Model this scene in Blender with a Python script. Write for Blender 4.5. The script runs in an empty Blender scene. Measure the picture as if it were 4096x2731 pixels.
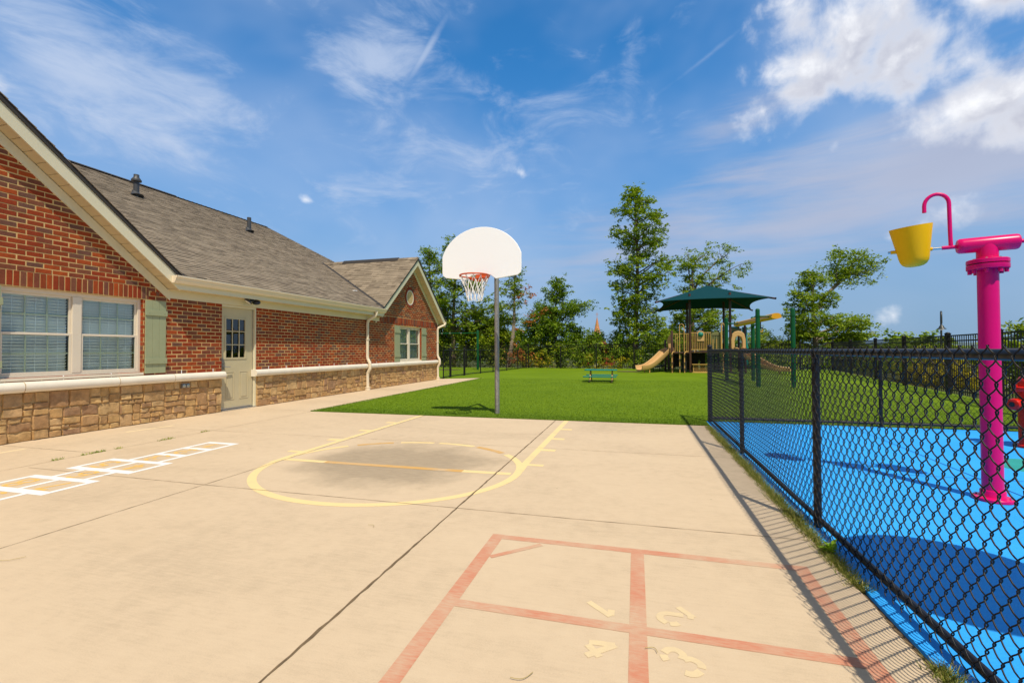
import bpy, math, random
import numpy as np
from mathutils import Vector, Matrix
rnd = random.Random(7)
S = bpy.context.scene
COL = S.collection
PI = math.pi
# ---------------------------------------------------------------- helpers
class MB:
    def __init__(s):
        s.v = []; s.f = []
    def add(s, vs, fs):
        o = len(s.v)
        s.v += [tuple(p) for p in vs]
        s.f += [tuple(i + o for i in f) for f in fs]
        return s
    def box(s, x0, x1, y0, y1, z0, z1):
        return s.add([(x0,y0,z0),(x1,y0,z0),(x1,y1,z0),(x0,y1,z0),(x0,y0,z1),(x1,y0,z1),(x1,y1,z1),(x0,y1,z1)],
              [(0,3,2,1),(4,5,6,7),(0,1,5,4),(1,2,6,5),(2,3,7,6),(3,0,4,7)])
    def bar(s, a, b, w, h=None, up=(0,0,1)):
        """rectangular bar from a to b, w wide, h high"""
        a = Vector(a); b = Vector(b); h = h or w
        d = (b - a).normalized(); u = Vector(up)
        if abs(d.dot(u)) > .99: u = Vector((1,0,0))
        r = d.cross(u).normalized(); u = r.cross(d)
        c = [(-w/2,-h/2),(w/2,-h/2),(w/2,h/2),(-w/2,h/2)]
        vs = [a + r*p + u*q for p, q in c] + [b + r*p + u*q for p, q in c]
        return s.add(vs, [(3,2,1,0),(4,5,6,7),(0,1,5,4),(1,2,6,5),(2,3,7,6),(3,0,4,7)])
    def tube(s, pts, r, n=8, cap=True):
        pts = [Vector(p) for p in pts]
        rs = r if isinstance(r, (list, tuple)) else [r]*len(pts)
        up = None; vs = []
        for i, p in enumerate(pts):
            d = (pts[min(i+1, len(pts)-1)] - pts[max(i-1, 0)])
            d = d.normalized() if d.length > 1e-9 else Vector((0,0,1))
            if up is None:
                up = Vector((0,0,1)) if abs(d.z) < .9 else Vector((1,0,0))
            a = d.cross(up)
            if a.length < 1e-6: a = d.cross(Vector((0,1,0.3)))
            a.normalize(); up = a.cross(d).normalized()
            for k in range(n):
                t = 2*PI*k/n
                vs.append(p + (a*math.cos(t) + up*math.sin(t))*rs[i])
        fs = []
        for i in range(len(pts)-1):
            for k in range(n):
                k2 = (k+1) % n
                fs.append((i*n+k, i*n+k2, (i+1)*n+k2, (i+1)*n+k))
        if cap:
            fs.append(tuple(range(n-1, -1, -1)))
            fs.append(tuple((len(pts)-1)*n + k for k in range(n)))
        return s.add(vs, fs)
    def lathe(s, prof, c=(0,0,0), n=20, M=None):
        """prof (r, z) from bottom to top about the z axis, then M, then moved to c"""
        vs = []; fs = []
        for r, z in prof:
            for k in range(n):
                t = 2*PI*k/n
                p = Vector((r*math.cos(t), r*math.sin(t), z))
                if M is not None: p = M @ p
                vs.append(p + Vector(c))
        m = len(prof)
        for i in range(m-1):
            for k in range(n):
                k2 = (k+1) % n
                fs.append((i*n+k, i*n+k2, (i+1)*n+k2, (i+1)*n+k))
        if prof[0][0] > 1e-5: fs.append(tuple(range(n-1, -1, -1)))
        if prof[-1][0] > 1e-5: fs.append(tuple((m-1)*n+k for k in range(n)))
        return s.add(vs, fs)
    def prism(s, poly, fn, a, b):
        """poly of 2-D points, fn(p, q, t) -> 3-D, extruded from t=a to t=b"""
        n = len(poly)
        vs = [fn(p, q, a) for p, q in poly] + [fn(p, q, b) for p, q in poly]
        fs = [tuple(range(n-1, -1, -1)), tuple(range(n, 2*n))]
        for i in range(n):
            j = (i+1) % n
            fs.append((i, j, n+j, n+i))
        return s.add(vs, fs)
    def build(s, name, mat, parent=None, smooth=False, loc=None, bevel=0, fixn=False):
        return mesh_obj(name, s.v, s.f, mat, parent, smooth, loc, bevel, fixn)
ORG = {}
def mesh_obj(name, v, f, mat, parent=None, smooth=False, loc=None, bevel=0, fixn=False):
    o0 = Vector(loc) if loc is not None else (ORG[parent.name] if parent is not None else Vector((0,0,0)))
    me = bpy.data.meshes.new(name)
    if isinstance(v, np.ndarray):
        vv = np.asarray(v, np.float32) - np.array(o0, np.float32)
        k = f.shape[1]
        me.vertices.add(len(vv)); me.vertices.foreach_set('co', vv.ravel())
        me.loops.add(f.size); me.loops.foreach_set('vertex_index', f.ravel().astype(np.int32))
        me.polygons.add(len(f)); me.polygons.foreach_set('loop_start', (np.arange(len(f))*k).astype(np.int32))
        me.update(calc_edges=True)
    else:
        me.from_pydata([tuple(Vector(p) - o0) for p in v], [], f); me.update()
    if fixn:
        import bmesh
        b = bmesh.new(); b.from_mesh(me); bmesh.ops.recalc_face_normals(b, faces=b.faces); b.to_mesh(me); b.free()
    if smooth:
        me.polygons.foreach_set('use_smooth', [True]*len(me.polygons))
    o = bpy.data.objects.new(name, me); COL.objects.link(o)
    me.materials.append(mat)
    if parent is not None:
        o.parent = parent; ORG[o.name] = o0
    else:
        o.location = o0; ORG[o.name] = o0
    if bevel:
        m = o.modifiers.new('bevel', 'BEVEL'); m.width = bevel; m.segments = 2; m.limit_method = 'ANGLE'; m.angle_limit = .7
    if smooth and smooth != 'full':
        try: me.set_sharp_from_angle(angle=math.radians(38))
        except Exception: pass
    return o
def tag(o, label=None, cat=None, group=None, kind=None):
    if label: o['label'] = label
    if cat: o['category'] = cat
    if group: o['group'] = group
    if kind: o['kind'] = kind
    return o
def thing(name, loc, label, cat, group=None):
    o = bpy.data.objects.new(name, None); COL.objects.link(o)
    o.location = loc; ORG[o.name] = Vector(loc); o.empty_display_size = .2
    return tag(o, label, cat, group)
# ---------------------------------------------------------------- materials
def nodes(name):
    m = bpy.data.materials.new(name); m.use_nodes = True
    nt = m.node_tree; nt.nodes.clear()
    out = nt.nodes.new('ShaderNodeOutputMaterial')
    return m, nt, out
def N(nt, t, **kw):
    n = nt.nodes.new(t)
    for k, v in kw.items():
        if k.startswith('i_'):
            key = k[2:]
            n.inputs[int(key) if key.isdigit() else key].default_value = v
        else: setattr(n, k, v)
    return n
def col4(c): return (c[0], c[1], c[2], 1)
def ramp(nt, fac, stops, interp='LINEAR'):
    r = N(nt, 'ShaderNodeValToRGB'); r.color_ramp.interpolation = interp
    e = r.color_ramp.elements
    while len(e) < len(stops): e.new(.5)
    for i, (p, c) in enumerate(stops):
        e[i].position = p; e[i].color = col4(c) if len(c) == 3 else c
    nt.links.new(fac, r.inputs[0]); return r.outputs[0]
def mixc(nt, fac, a, b, mode='MIX'):
    n = N(nt, 'ShaderNodeMix', data_type='RGBA', blend_type=mode)
    for sock, val in ((n.inputs[0], fac), (n.inputs[6], a), (n.inputs[7], b)):
        if isinstance(val, bpy.types.NodeSocket): nt.links.new(val, sock)
        elif isinstance(val, (int, float)): sock.default_value = val
        else: sock.default_value = col4(val)
    return n.outputs[2]
def mth(nt, op, a, b=None, c=None, clamp=False):
    n = N(nt, 'ShaderNodeMath', operation=op, use_clamp=clamp)
    for i, val in enumerate((a, b, c)):
        if val is None: continue
        if isinstance(val, bpy.types.NodeSocket): nt.links.new(val, n.inputs[i])
        else: n.inputs[i].default_value = val
    return n.outputs[0]
def noise(nt, vec, scale, detail=4, rough=.55, dist=0.0):
    n = N(nt, 'ShaderNodeTexNoise'); n.inputs['Scale'].default_value = scale
    n.inputs['Detail'].default_value = detail; n.inputs['Roughness'].default_value = rough
    n.inputs['Distortion'].default_value = dist
    if vec is not None: nt.links.new(vec, n.inputs['Vector'])
    return n.outputs[0]
def pos(nt):
    return N(nt, 'ShaderNodeNewGeometry').outputs['Position']
def scaled(nt, vec, s, rot=(0,0,0), loc=(0,0,0)):
    n = N(nt, 'ShaderNodeMapping'); n.inputs['Scale'].default_value = s
    n.inputs['Rotation'].default_value = rot; n.inputs['Location'].default_value = loc
    nt.links.new(vec, n.inputs['Vector']); return n.outputs[0]
def island(nt): return N(nt, 'ShaderNodeNewGeometry').outputs['Random Per Island']
def principled(nt, out, color, rough=.6, metal=0.0, spec=.5, bump=None, bdist=.01, bstr=.5, coat=0.0):
    p = N(nt, 'ShaderNodeBsdfPrincipled')
    for key, val in (('Base Color', color), ('Roughness', rough), ('Metallic', metal), ('Specular IOR Level', spec), ('Coat Weight', coat)):
        if isinstance(val, bpy.types.NodeSocket): nt.links.new(val, p.inputs[key])
        elif key == 'Base Color': p.inputs[key].default_value = col4(val)
        else: p.inputs[key].default_value = val
    if bump is not None:
        b = N(nt, 'ShaderNodeBump'); b.inputs['Distance'].default_value = bdist; b.inputs['Strength'].default_value = bstr
        nt.links.new(bump, b.inputs['Height']); nt.links.new(b.outputs[0], p.inputs['Normal'])
    nt.links.new(p.outputs[0], out.inputs[0]); return p
def paint(name, c, rough=.5, var=.12, scale=3.0, metal=0.0, bump=0.0, spec=.5, coat=0.0):
    """a painted or plain surface with slow tone drift, fine grain and uneven gloss"""
    m, nt, out = nodes(name); v = pos(nt)
    a = noise(nt, v, scale, 5, .6); b = noise(nt, v, scale*18, 3, .6)
    f = mth(nt, 'ADD', mth(nt, 'MULTIPLY', a, .7), mth(nt, 'MULTIPLY', b, .3))
    lo = tuple(x*(1-var) for x in c); hi = tuple(min(1, x*(1+var)) for x in c)
    cc = ramp(nt, f, [(.3, lo), (.7, hi)])
    rr = mth(nt, 'ADD', mth(nt, 'MULTIPLY', a, .16), rough-.08)
    principled(nt, out, cc, rr, metal, spec, b if bump else None, bump, .5, coat)
    return m
def island_mat(name, stops, rough=.85, nscale=40, namp=.25, bump=.004, blot=6.0, spec=.3, interp='LINEAR'):
    """every separate block of the mesh gets its own tone"""
    m, nt, out = nodes(name); v = pos(nt); r = island(nt)
    base = ramp(nt, r, stops, interp)
    n1 = noise(nt, v, nscale, 6, .65); n2 = noise(nt, v, blot, 4, .6)
    f = mth(nt, 'ADD', mth(nt, 'MULTIPLY', n1, .5), mth(nt, 'MULTIPLY', n2, .5))
    g = ramp(nt, f, [(.25, (1-namp*1.6,)*3), (.75, (1+namp,)*3)])
    cc = mixc(nt, 1.0, base, g, 'MULTIPLY')
    principled(nt, out, cc, rough, 0, spec, n1, bump, .7)
    return m
def leaf_mat(name, stops, trans=.36):
    m, nt, out = nodes(name); r = island(nt)
    c = ramp(nt, r, stops)
    d = N(nt, 'ShaderNodeBsdfPrincipled'); d.inputs['Roughness'].default_value = .62; d.inputs['Specular IOR Level'].default_value = .3
    t = N(nt, 'ShaderNodeBsdfTranslucent'); mx = N(nt, 'ShaderNodeMixShader'); mx.inputs[0].default_value = trans
    c2 = mixc(nt, 1.0, c, (1.15, 1.2, .5), 'MULTIPLY')
    nt.links.new(c, d.inputs['Base Color']); nt.links.new(c2, t.inputs['Color'])
    nt.links.new(d.outputs[0], mx.inputs[1]); nt.links.new(t.outputs[0], mx.inputs[2]); nt.links.new(mx.outputs[0], out.inputs[0])
    return m
M = {}
CONC = (.64, .492, .328)
def make_concrete():
    m, nt, out = nodes('concrete'); v = pos(nt)
    a = noise(nt, scaled(nt, v, (.5, .8, 1)), .9, 6, .6, .4); b = noise(nt, v, 9, 5, .65); c = noise(nt, v, 140, 3, .7)
    br = noise(nt, scaled(nt, v, (1, 9, 1), (0, 0, .05)), 7, 4, .6)
    f = mth(nt, 'ADD', mth(nt, 'ADD', mth(nt, 'MULTIPLY', a, .42), mth(nt, 'MULTIPLY', b, .22)), mth(nt, 'ADD', mth(nt, 'MULTIPLY', c, .2), mth(nt, 'MULTIPLY', br, .16)))
    base = ramp(nt, f, [(.32, tuple(x*.74 for x in CONC)), (.5, CONC), (.68, (.71, .555, .375))])
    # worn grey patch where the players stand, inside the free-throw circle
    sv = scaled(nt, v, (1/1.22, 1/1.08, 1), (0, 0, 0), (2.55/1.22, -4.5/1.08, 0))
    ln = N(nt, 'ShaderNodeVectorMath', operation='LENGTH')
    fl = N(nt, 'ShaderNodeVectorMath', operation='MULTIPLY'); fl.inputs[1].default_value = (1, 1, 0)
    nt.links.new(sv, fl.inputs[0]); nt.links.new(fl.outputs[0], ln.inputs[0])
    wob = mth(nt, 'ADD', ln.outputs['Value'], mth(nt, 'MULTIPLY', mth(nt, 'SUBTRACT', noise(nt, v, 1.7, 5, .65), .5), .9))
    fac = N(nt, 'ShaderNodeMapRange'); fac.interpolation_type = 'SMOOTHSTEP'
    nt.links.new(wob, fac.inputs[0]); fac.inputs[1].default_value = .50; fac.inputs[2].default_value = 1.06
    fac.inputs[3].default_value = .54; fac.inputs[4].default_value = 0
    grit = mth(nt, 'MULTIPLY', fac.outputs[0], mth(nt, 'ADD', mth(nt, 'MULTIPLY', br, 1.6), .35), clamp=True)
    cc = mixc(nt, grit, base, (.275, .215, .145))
    # small dark specks and stains
    vo = N(nt, 'ShaderNodeTexVoronoi'); vo.inputs['Scale'].default_value = 2.3; vo.inputs['Randomness'].default_value = 1
    nt.links.new(v, vo.inputs['Vector'])
    sp = mth(nt, 'LESS_THAN', vo.outputs['Distance'], .016)
    cc = mixc(nt, mth(nt, 'MULTIPLY', sp, .55), cc, (.2, .14, .08))
    st = ramp(nt, noise(nt, v, .75, 3, .5, .3), [(.66, (0,)*3), (.78, (1,)*3)])
    cc = mixc(nt, mth(nt, 'MULTIPLY', mth(nt, 'MULTIPLY', st, b), .35), cc, (.42, .29, .16))
    principled(nt, out, cc, .92, 0, .2, c, .003, .35)
    return m
M['concrete'] = make_concrete()
def worn(name, c, lo, hi, sc, strong=.92):
    """line paint that lets the concrete through where it has worn off"""
    m, nt, out = nodes(name); v = pos(nt)
    a = noise(nt, v, sc, 4, .6); b = noise(nt, scaled(nt, v, (1, 6, 1)), 16, 4, .7); g = noise(nt, v, 140, 3, .7)
    f = mth(nt, 'ADD', mth(nt, 'MULTIPLY', a, .6), mth(nt, 'MULTIPLY', b, .4))
    k = ramp(nt, f, [(lo, (1-strong,)*3), (hi, (strong,)*3)])
    con = mixc(nt, mth(nt, 'MULTIPLY', noise(nt, v, 9, 5, .65), .5), CONC, tuple(x*.85 for x in CONC))
    cc = mixc(nt, k, con, c)
    principled(nt, out, cc, .85, 0, .25, g, .003, .35); return m
M['yellow_line'] = worn('yellow_line_paint', (.86, .655, .31), .26, .46, 3.2, .94)
M['orange_line'] = worn('dirty_line_paint', (.66, .37, .10), .3, .55, 4, .9)
M['faint_line'] = worn('faded_line_paint', (.86, .69, .40), .32, .60, 3, .8)
M['white_line'] = worn('white_line_paint', (.86, .85, .82), .2, .3, 3, .98)
M['salmon'] = worn('salmon_line_paint', (.60, .205, .115), .36, .60, 2.6, .88)
M['number'] = worn('number_paint', (.84, .66, .36), .30, .66, 11, .72)
M['hop_number'] = worn('hopscotch_number_paint', (.86, .52, .12), .22, .42, 9, .9)
M['joint'] = paint('joint_dirt', (.17, .115, .06), .95, .4, 20)
M['joint_thin'] = paint('hairline_joint', (.30, .21, .125), .95, .3, 14)
M['mortar'] = paint('mortar', (.63, .42, .17), .95, .15, 12, bump=.002)
M['brick'] = island_mat('brick', [(0, (.33, .046, .010)), (.28, (.27, .040, .011)), (.44, (.42, .075, .013)), (.6, (.25, .048, .014)), (.74, (.17, .074, .050)), (.88, (.22, .075, .038)), (1, (.32, .054, .012))], .88, 55, .30, .003, 9)
M['stone'] = island_mat('ledge_stone', [(0, (.50, .29, .115)), (.3, (.64, .41, .17)), (.5, (.44, .25, .115)), (.7, (.70, .47, .21)), (.86, (.38, .22, .12)), (1, (.56, .33, .135))], .9, 13, .36, .02, 4)
M['stone_mortar'] = paint('stone_mortar', (.46, .31, .14), .95, .2, 14, bump=.004)
M['shingle'] = island_mat('asphalt_shingle', [(0, (.25, .195, .138)), (.3, (.30, .24, .17)), (.55, (.195, .152, .108)), (.78, (.345, .275, .196)), (1, (.265, .21, .148))], .95, 90, .25, .003, 3)
M['roof_dark'] = paint('roof_edge', (.035, .030, .027), .8, .25, 9)
M['trim'] = paint('cream_trim', (.74, .67, .46), .5, .05, 2)
M['soffit'] = paint('soffit_vinyl', (.62, .50, .29), .55, .05, 2)
M['gutter'] = paint('gutter_metal', (.80, .68, .50), .35, .05, 2)
M['band'] = paint('cast_stone', (.80, .73, .60), .8, .07, 5, bump=.001)
M['win_frame'] = paint('window_vinyl', (.74, .65, .51), .4, .04, 2)
M['muntin'] = paint('grille_bar', (.55, .55, .36), .4, .05, 3)
M['blind'] = paint('blind_slat', (.93, .96, .95), .5, .05, 3)
M['shutter'] = paint('sage_paint', (.335, .36, .205), .55, .07, 4)
M['door'] = paint('door_paint', (.56, .48, .295), .45, .04, 3)
M['steel'] = paint('brushed_steel', (.52, .50, .46), .35, .12, 8, metal=.9)
M['dark_metal'] = paint('dark_metal', (.035, .035, .035), .45, .3, 8)
M['vent_pipe'] = paint('vent_pipe', (.055, .058, .065), .5, .2, 6)
M['interior'] = paint('dark_interior', (.03, .028, .035), .9, .3, 2)
M['grey_plate'] = paint('grey_plate', (.16, .15, .13), .5, .2, 20)
def make_glass(name, tint, refl):
    m, nt, out = nodes(name)
    t = N(nt, 'ShaderNodeBsdfTransparent'); t.inputs[0].default_value = col4(tint)
    g = N(nt, 'ShaderNodeBsdfGlossy'); g.inputs['Roughness'].default_value = .015
    fr = N(nt, 'ShaderNodeFresnel'); fr.inputs[0].default_value = 1.52
    f = mth(nt, 'MULTIPLY', fr.outputs[0], refl, clamp=True)
    mx = N(nt, 'ShaderNodeMixShader'); nt.links.new(f, mx.inputs[0]); nt.links.new(t.outputs[0], mx.inputs[1]); nt.links.new(g.outputs[0], mx.inputs[2])
    nt.links.new(mx.outputs[0], out.inputs[0]); return m
M['glass'] = make_glass('window_glass', (.93, .99, 1), .6)
M['door_glass'] = make_glass('door_glass', (.6, .62, .66), 2.2)
M['board'] = paint('backboard_enamel', (.97, .985, .995), .3, .004, 1)
M['rim'] = paint('rim_orange', (.62, .085, .012), .4, .1, 10)
M['net'] = paint('net_cord', (.82, .80, .76), .85, .08, 30)
def galv():
    m, nt, out = nodes('galvanised_pole'); v = pos(nt)
    a = noise(nt, scaled(nt, v, (14, 14, .5)), 3, 5, .65); b = noise(nt, v, 34, 3, .6)
    f = mth(nt, 'ADD', mth(nt, 'MULTIPLY', a, .65), mth(nt, 'MULTIPLY', b, .35))
    cc = ramp(nt, f, [(.32, (.17, .16, .15)), (.55, (.36, .35, .33)), (.72, (.52, .50, .47))])
    principled(nt, out, cc, mth(nt, 'ADD', mth(nt, 'MULTIPLY', b, .25), .38), .55, .5); return m
M['galv'] = galv()
M['black_vinyl'] = paint('black_vinyl', (.009, .008, .0085), .42, .35, 20, spec=.35)
M['black_wire'] = paint('black_wire', (.007, .0065, .0065), .42, .3, 30, spec=.3)
M['black_iron'] = paint('black_iron', (.009, .008, .0075), .5, .3, 12, spec=.3)
M['magenta'] = paint('magenta_gloss', (.74, .001, .15), .3, .05, 2, spec=.3)
M['yellow'] = paint('yellow_gloss', (.98, .51, .001), .45, .06, 2, spec=.22)
M['red'] = paint('red_gloss', (.68, .014, .006), .3, .08, 2, spec=.35)
M['stainless'] = paint('stainless', (.62, .60, .58), .25, .08, 12, metal=1.0)
M['rubber'] = paint('black_rubber', (.02, .02, .02), .8, .2, 20)
M['green_metal'] = paint('green_powder_coat', (.002, .080, .022), .35, .08, 3, spec=.3)
M['teal'] = paint('teal_plastisol', (.006, .21, .16), .45, .08, 4)
M['tan'] = paint('tan_plastic', (.62, .38, .155), .4, .06, 3)
M['tan_metal'] = paint('tan_powder_coat', (.62, .37, .11), .4, .08, 3)
M['brown_metal'] = paint('brown_powder_coat', (.075, .032, .017), .4, .15, 4)
M['olive'] = paint('olive_panel', (.19, .19, .07), .5, .08, 3)
M['deck_black'] = paint('deck_black', (.012, .011, .010), .7, .2, 6)
M['channel'] = paint('yellow_plastic', (.75, .36, .012), .4, .06, 3)
M['mat'] = paint('rubber_mat', (.10, .055, .035), .9, .12, 9)
M['bark'] = paint('bark', (.15, .11, .075), .95, .35, 9, bump=.02)
M['bark_pale'] = paint('pale_bark', (.28, .22, .16), .95, .3, 9, bump=.02)
M['steeple'] = paint('copper_steeple', (.62, .25, .09), .5, .08, .6)
M['lamp'] = paint('lamp_iron', (.035, .04, .032), .4, .2, 5)
M['asphalt'] = paint('asphalt', (.30, .285, .26), .95, .12, .6)
def canopy_mat():
    m, nt, out = nodes('shade_cloth'); v = pos(nt)
    w = noise(nt, v, 60, 3, .6)
    cc = ramp(nt, w, [(.3, (.004, .055, .070)), (.7, (.008, .080, .098))])
    d = N(nt, 'ShaderNodeBsdfPrincipled'); d.inputs['Roughness'].default_value = .8; d.inputs['Specular IOR Level'].default_value = .15
    t = N(nt, 'ShaderNodeBsdfTranslucent'); mx = N(nt, 'ShaderNodeMixShader'); mx.inputs[0].default_value = .3
    nt.links.new(cc, d.inputs['Base Color']); nt.links.new(mixc(nt, 1, cc, (1, 2.2, 1.5), 'MULTIPLY'), t.inputs[0])
    nt.links.new(d.outputs[0], mx.inputs[1]); nt.links.new(t.outputs[0], mx.inputs[2]); nt.links.new(mx.outputs[0], out.inputs[0]); return m
M['cloth'] = canopy_mat()
def turf_mat():
    m, nt, out = nodes('artificial_turf'); v = pos(nt)
    a = noise(nt, v, .55, 4, .55); b = noise(nt, v, 26, 5, .75); c = noise(nt, v, 110, 3, .8)
    f = mth(nt, 'ADD', mth(nt, 'MULTIPLY', a, .3), mth(nt, 'ADD', mth(nt, 'MULTIPLY', b, .3), mth(nt, 'MULTIPLY', c, .4)))
    cc = ramp(nt, f, [(.32, (.088, .160, .004)), (.5, (.145, .232, .006)), (.68, (.205, .295, .012))])
    principled(nt, out, cc, .9, 0, .1, c, .012, .7); return m
M['turf'] = turf_mat()
def splash_mat():
    m, nt, out = nodes('blue_rubber_surface'); v = pos(nt)
    a = noise(nt, v, .8, 4, .6); b = noise(nt, v, 90, 3, .7)
    f = mth(nt, 'ADD', mth(nt, 'MULTIPLY', a, .55), mth(nt, 'MULTIPLY', b, .45))
    cc = ramp(nt, f, [(.3, (.022, .34, .93)), (.55, (.035, .40, .97)), (.75, (.055, .45, .98))])
    principled(nt, out, cc, .8, 0, .25, b, .004, .5); return m
M['splash'] = splash_mat()
M['seam'] = paint('pad_seam', (.01, .12, .34), .9, .2, 8)
M['pad_green'] = paint('pad_green', (.02, .33, .30), .8, .1, 4)
def ground_mat():
    m, nt, out = nodes('rough_ground'); v = pos(nt)
    a = noise(nt, v, .12, 5, .6); b = noise(nt, v, 2.5, 5, .7)
    f = mth(nt, 'ADD', mth(nt, 'MULTIPLY', a, .5), mth(nt, 'MULTIPLY', b, .5))
    cc = ramp(nt, f, [(.34, (.04, .06, .015)), (.52, (.09, .105, .03)), (.68, (.16, .135, .06))])
    principled(nt, out, cc, .95, 0, .15, b, .05, .6); return m
M['ground'] = ground_mat()
G1 = [(0, (.085, .155, .008)), (.35, (.19, .295, .014)), (.7, (.30, .415, .025)), (1, (.45, .52, .045))]
G2 = [(0, (.065, .13, .008)), (.4, (.14, .25, .012)), (.75, (.22, .34, .02)), (1, (.33, .43, .03))]
G3 = [(0, (.09, .155, .007)), (.4, (.20, .29, .012)), (.75, (.33, .41, .016)), (1, (.48, .52, .03))]
G4 = [(0, (.16, .16, .006)), (.4, (.34, .30, .010)), (.75, (.52, .42, .015)), (1, (.66, .50, .02))]
G5 = [(0, (.28, .085, .022)), (.5, (.46, .16, .045)), (1, (.62, .26, .08))]
M['leaf'] = leaf_mat('oak_leaves', G1); M['leaf_dark'] = leaf_mat('dark_leaves', G2)
M['leaf_lime'] = leaf_mat('lime_leaves', G3); M['leaf_gold'] = leaf_mat('golden_leaves', G4)
M['leaf_brown'] = leaf_mat('dead_leaves', G5)
M['grass'] = leaf_mat('wild_grass', [(0, (.12, .17, .02)), (.4, (.22, .26, .035)), (.7, (.36, .34, .08)), (1, (.50, .41, .16))], .2)
M['straw'] = paint('dry_stem', (.44, .34, .14), .8, .2, 30)
M['turf_blade'] = leaf_mat('turf_blades', [(0, (.075, .155, .005)), (.5, (.14, .24, .008)), (1, (.21, .32, .02))], .15)
# ---------------------------------------------------------------- camera
EYE = Vector((0, 0, 1.22))
pitch, yaw, roll = .0187, .2635, -.0039
fw = Vector((-math.sin(yaw)*math.cos(pitch), math.cos(yaw)*math.cos(pitch), math.sin(pitch)))
rt = Vector((math.cos(yaw), math.sin(yaw), 0)); up_ = rt.cross(fw)
r2 = rt*math.cos(roll) + up_*math.sin(roll); u2 = up_*math.cos(roll) - rt*math.sin(roll)
cd = bpy.data.cameras.new('camera'); cam = bpy.data.objects.new('camera', cd); COL.objects.link(cam)
cam.matrix_world = Matrix(((r2.x, u2.x, -fw.x, 0), (r2.y, u2.y, -fw.y, 0), (r2.z, u2.z, -fw.z, EYE.z), (0, 0, 0, 1)))
cd.sensor_width = 36; cd.sensor_fit = 'HORIZONTAL'; cd.lens = 16.097; cd.clip_start = .05; cd.clip_end = 9000
S.camera = cam
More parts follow.
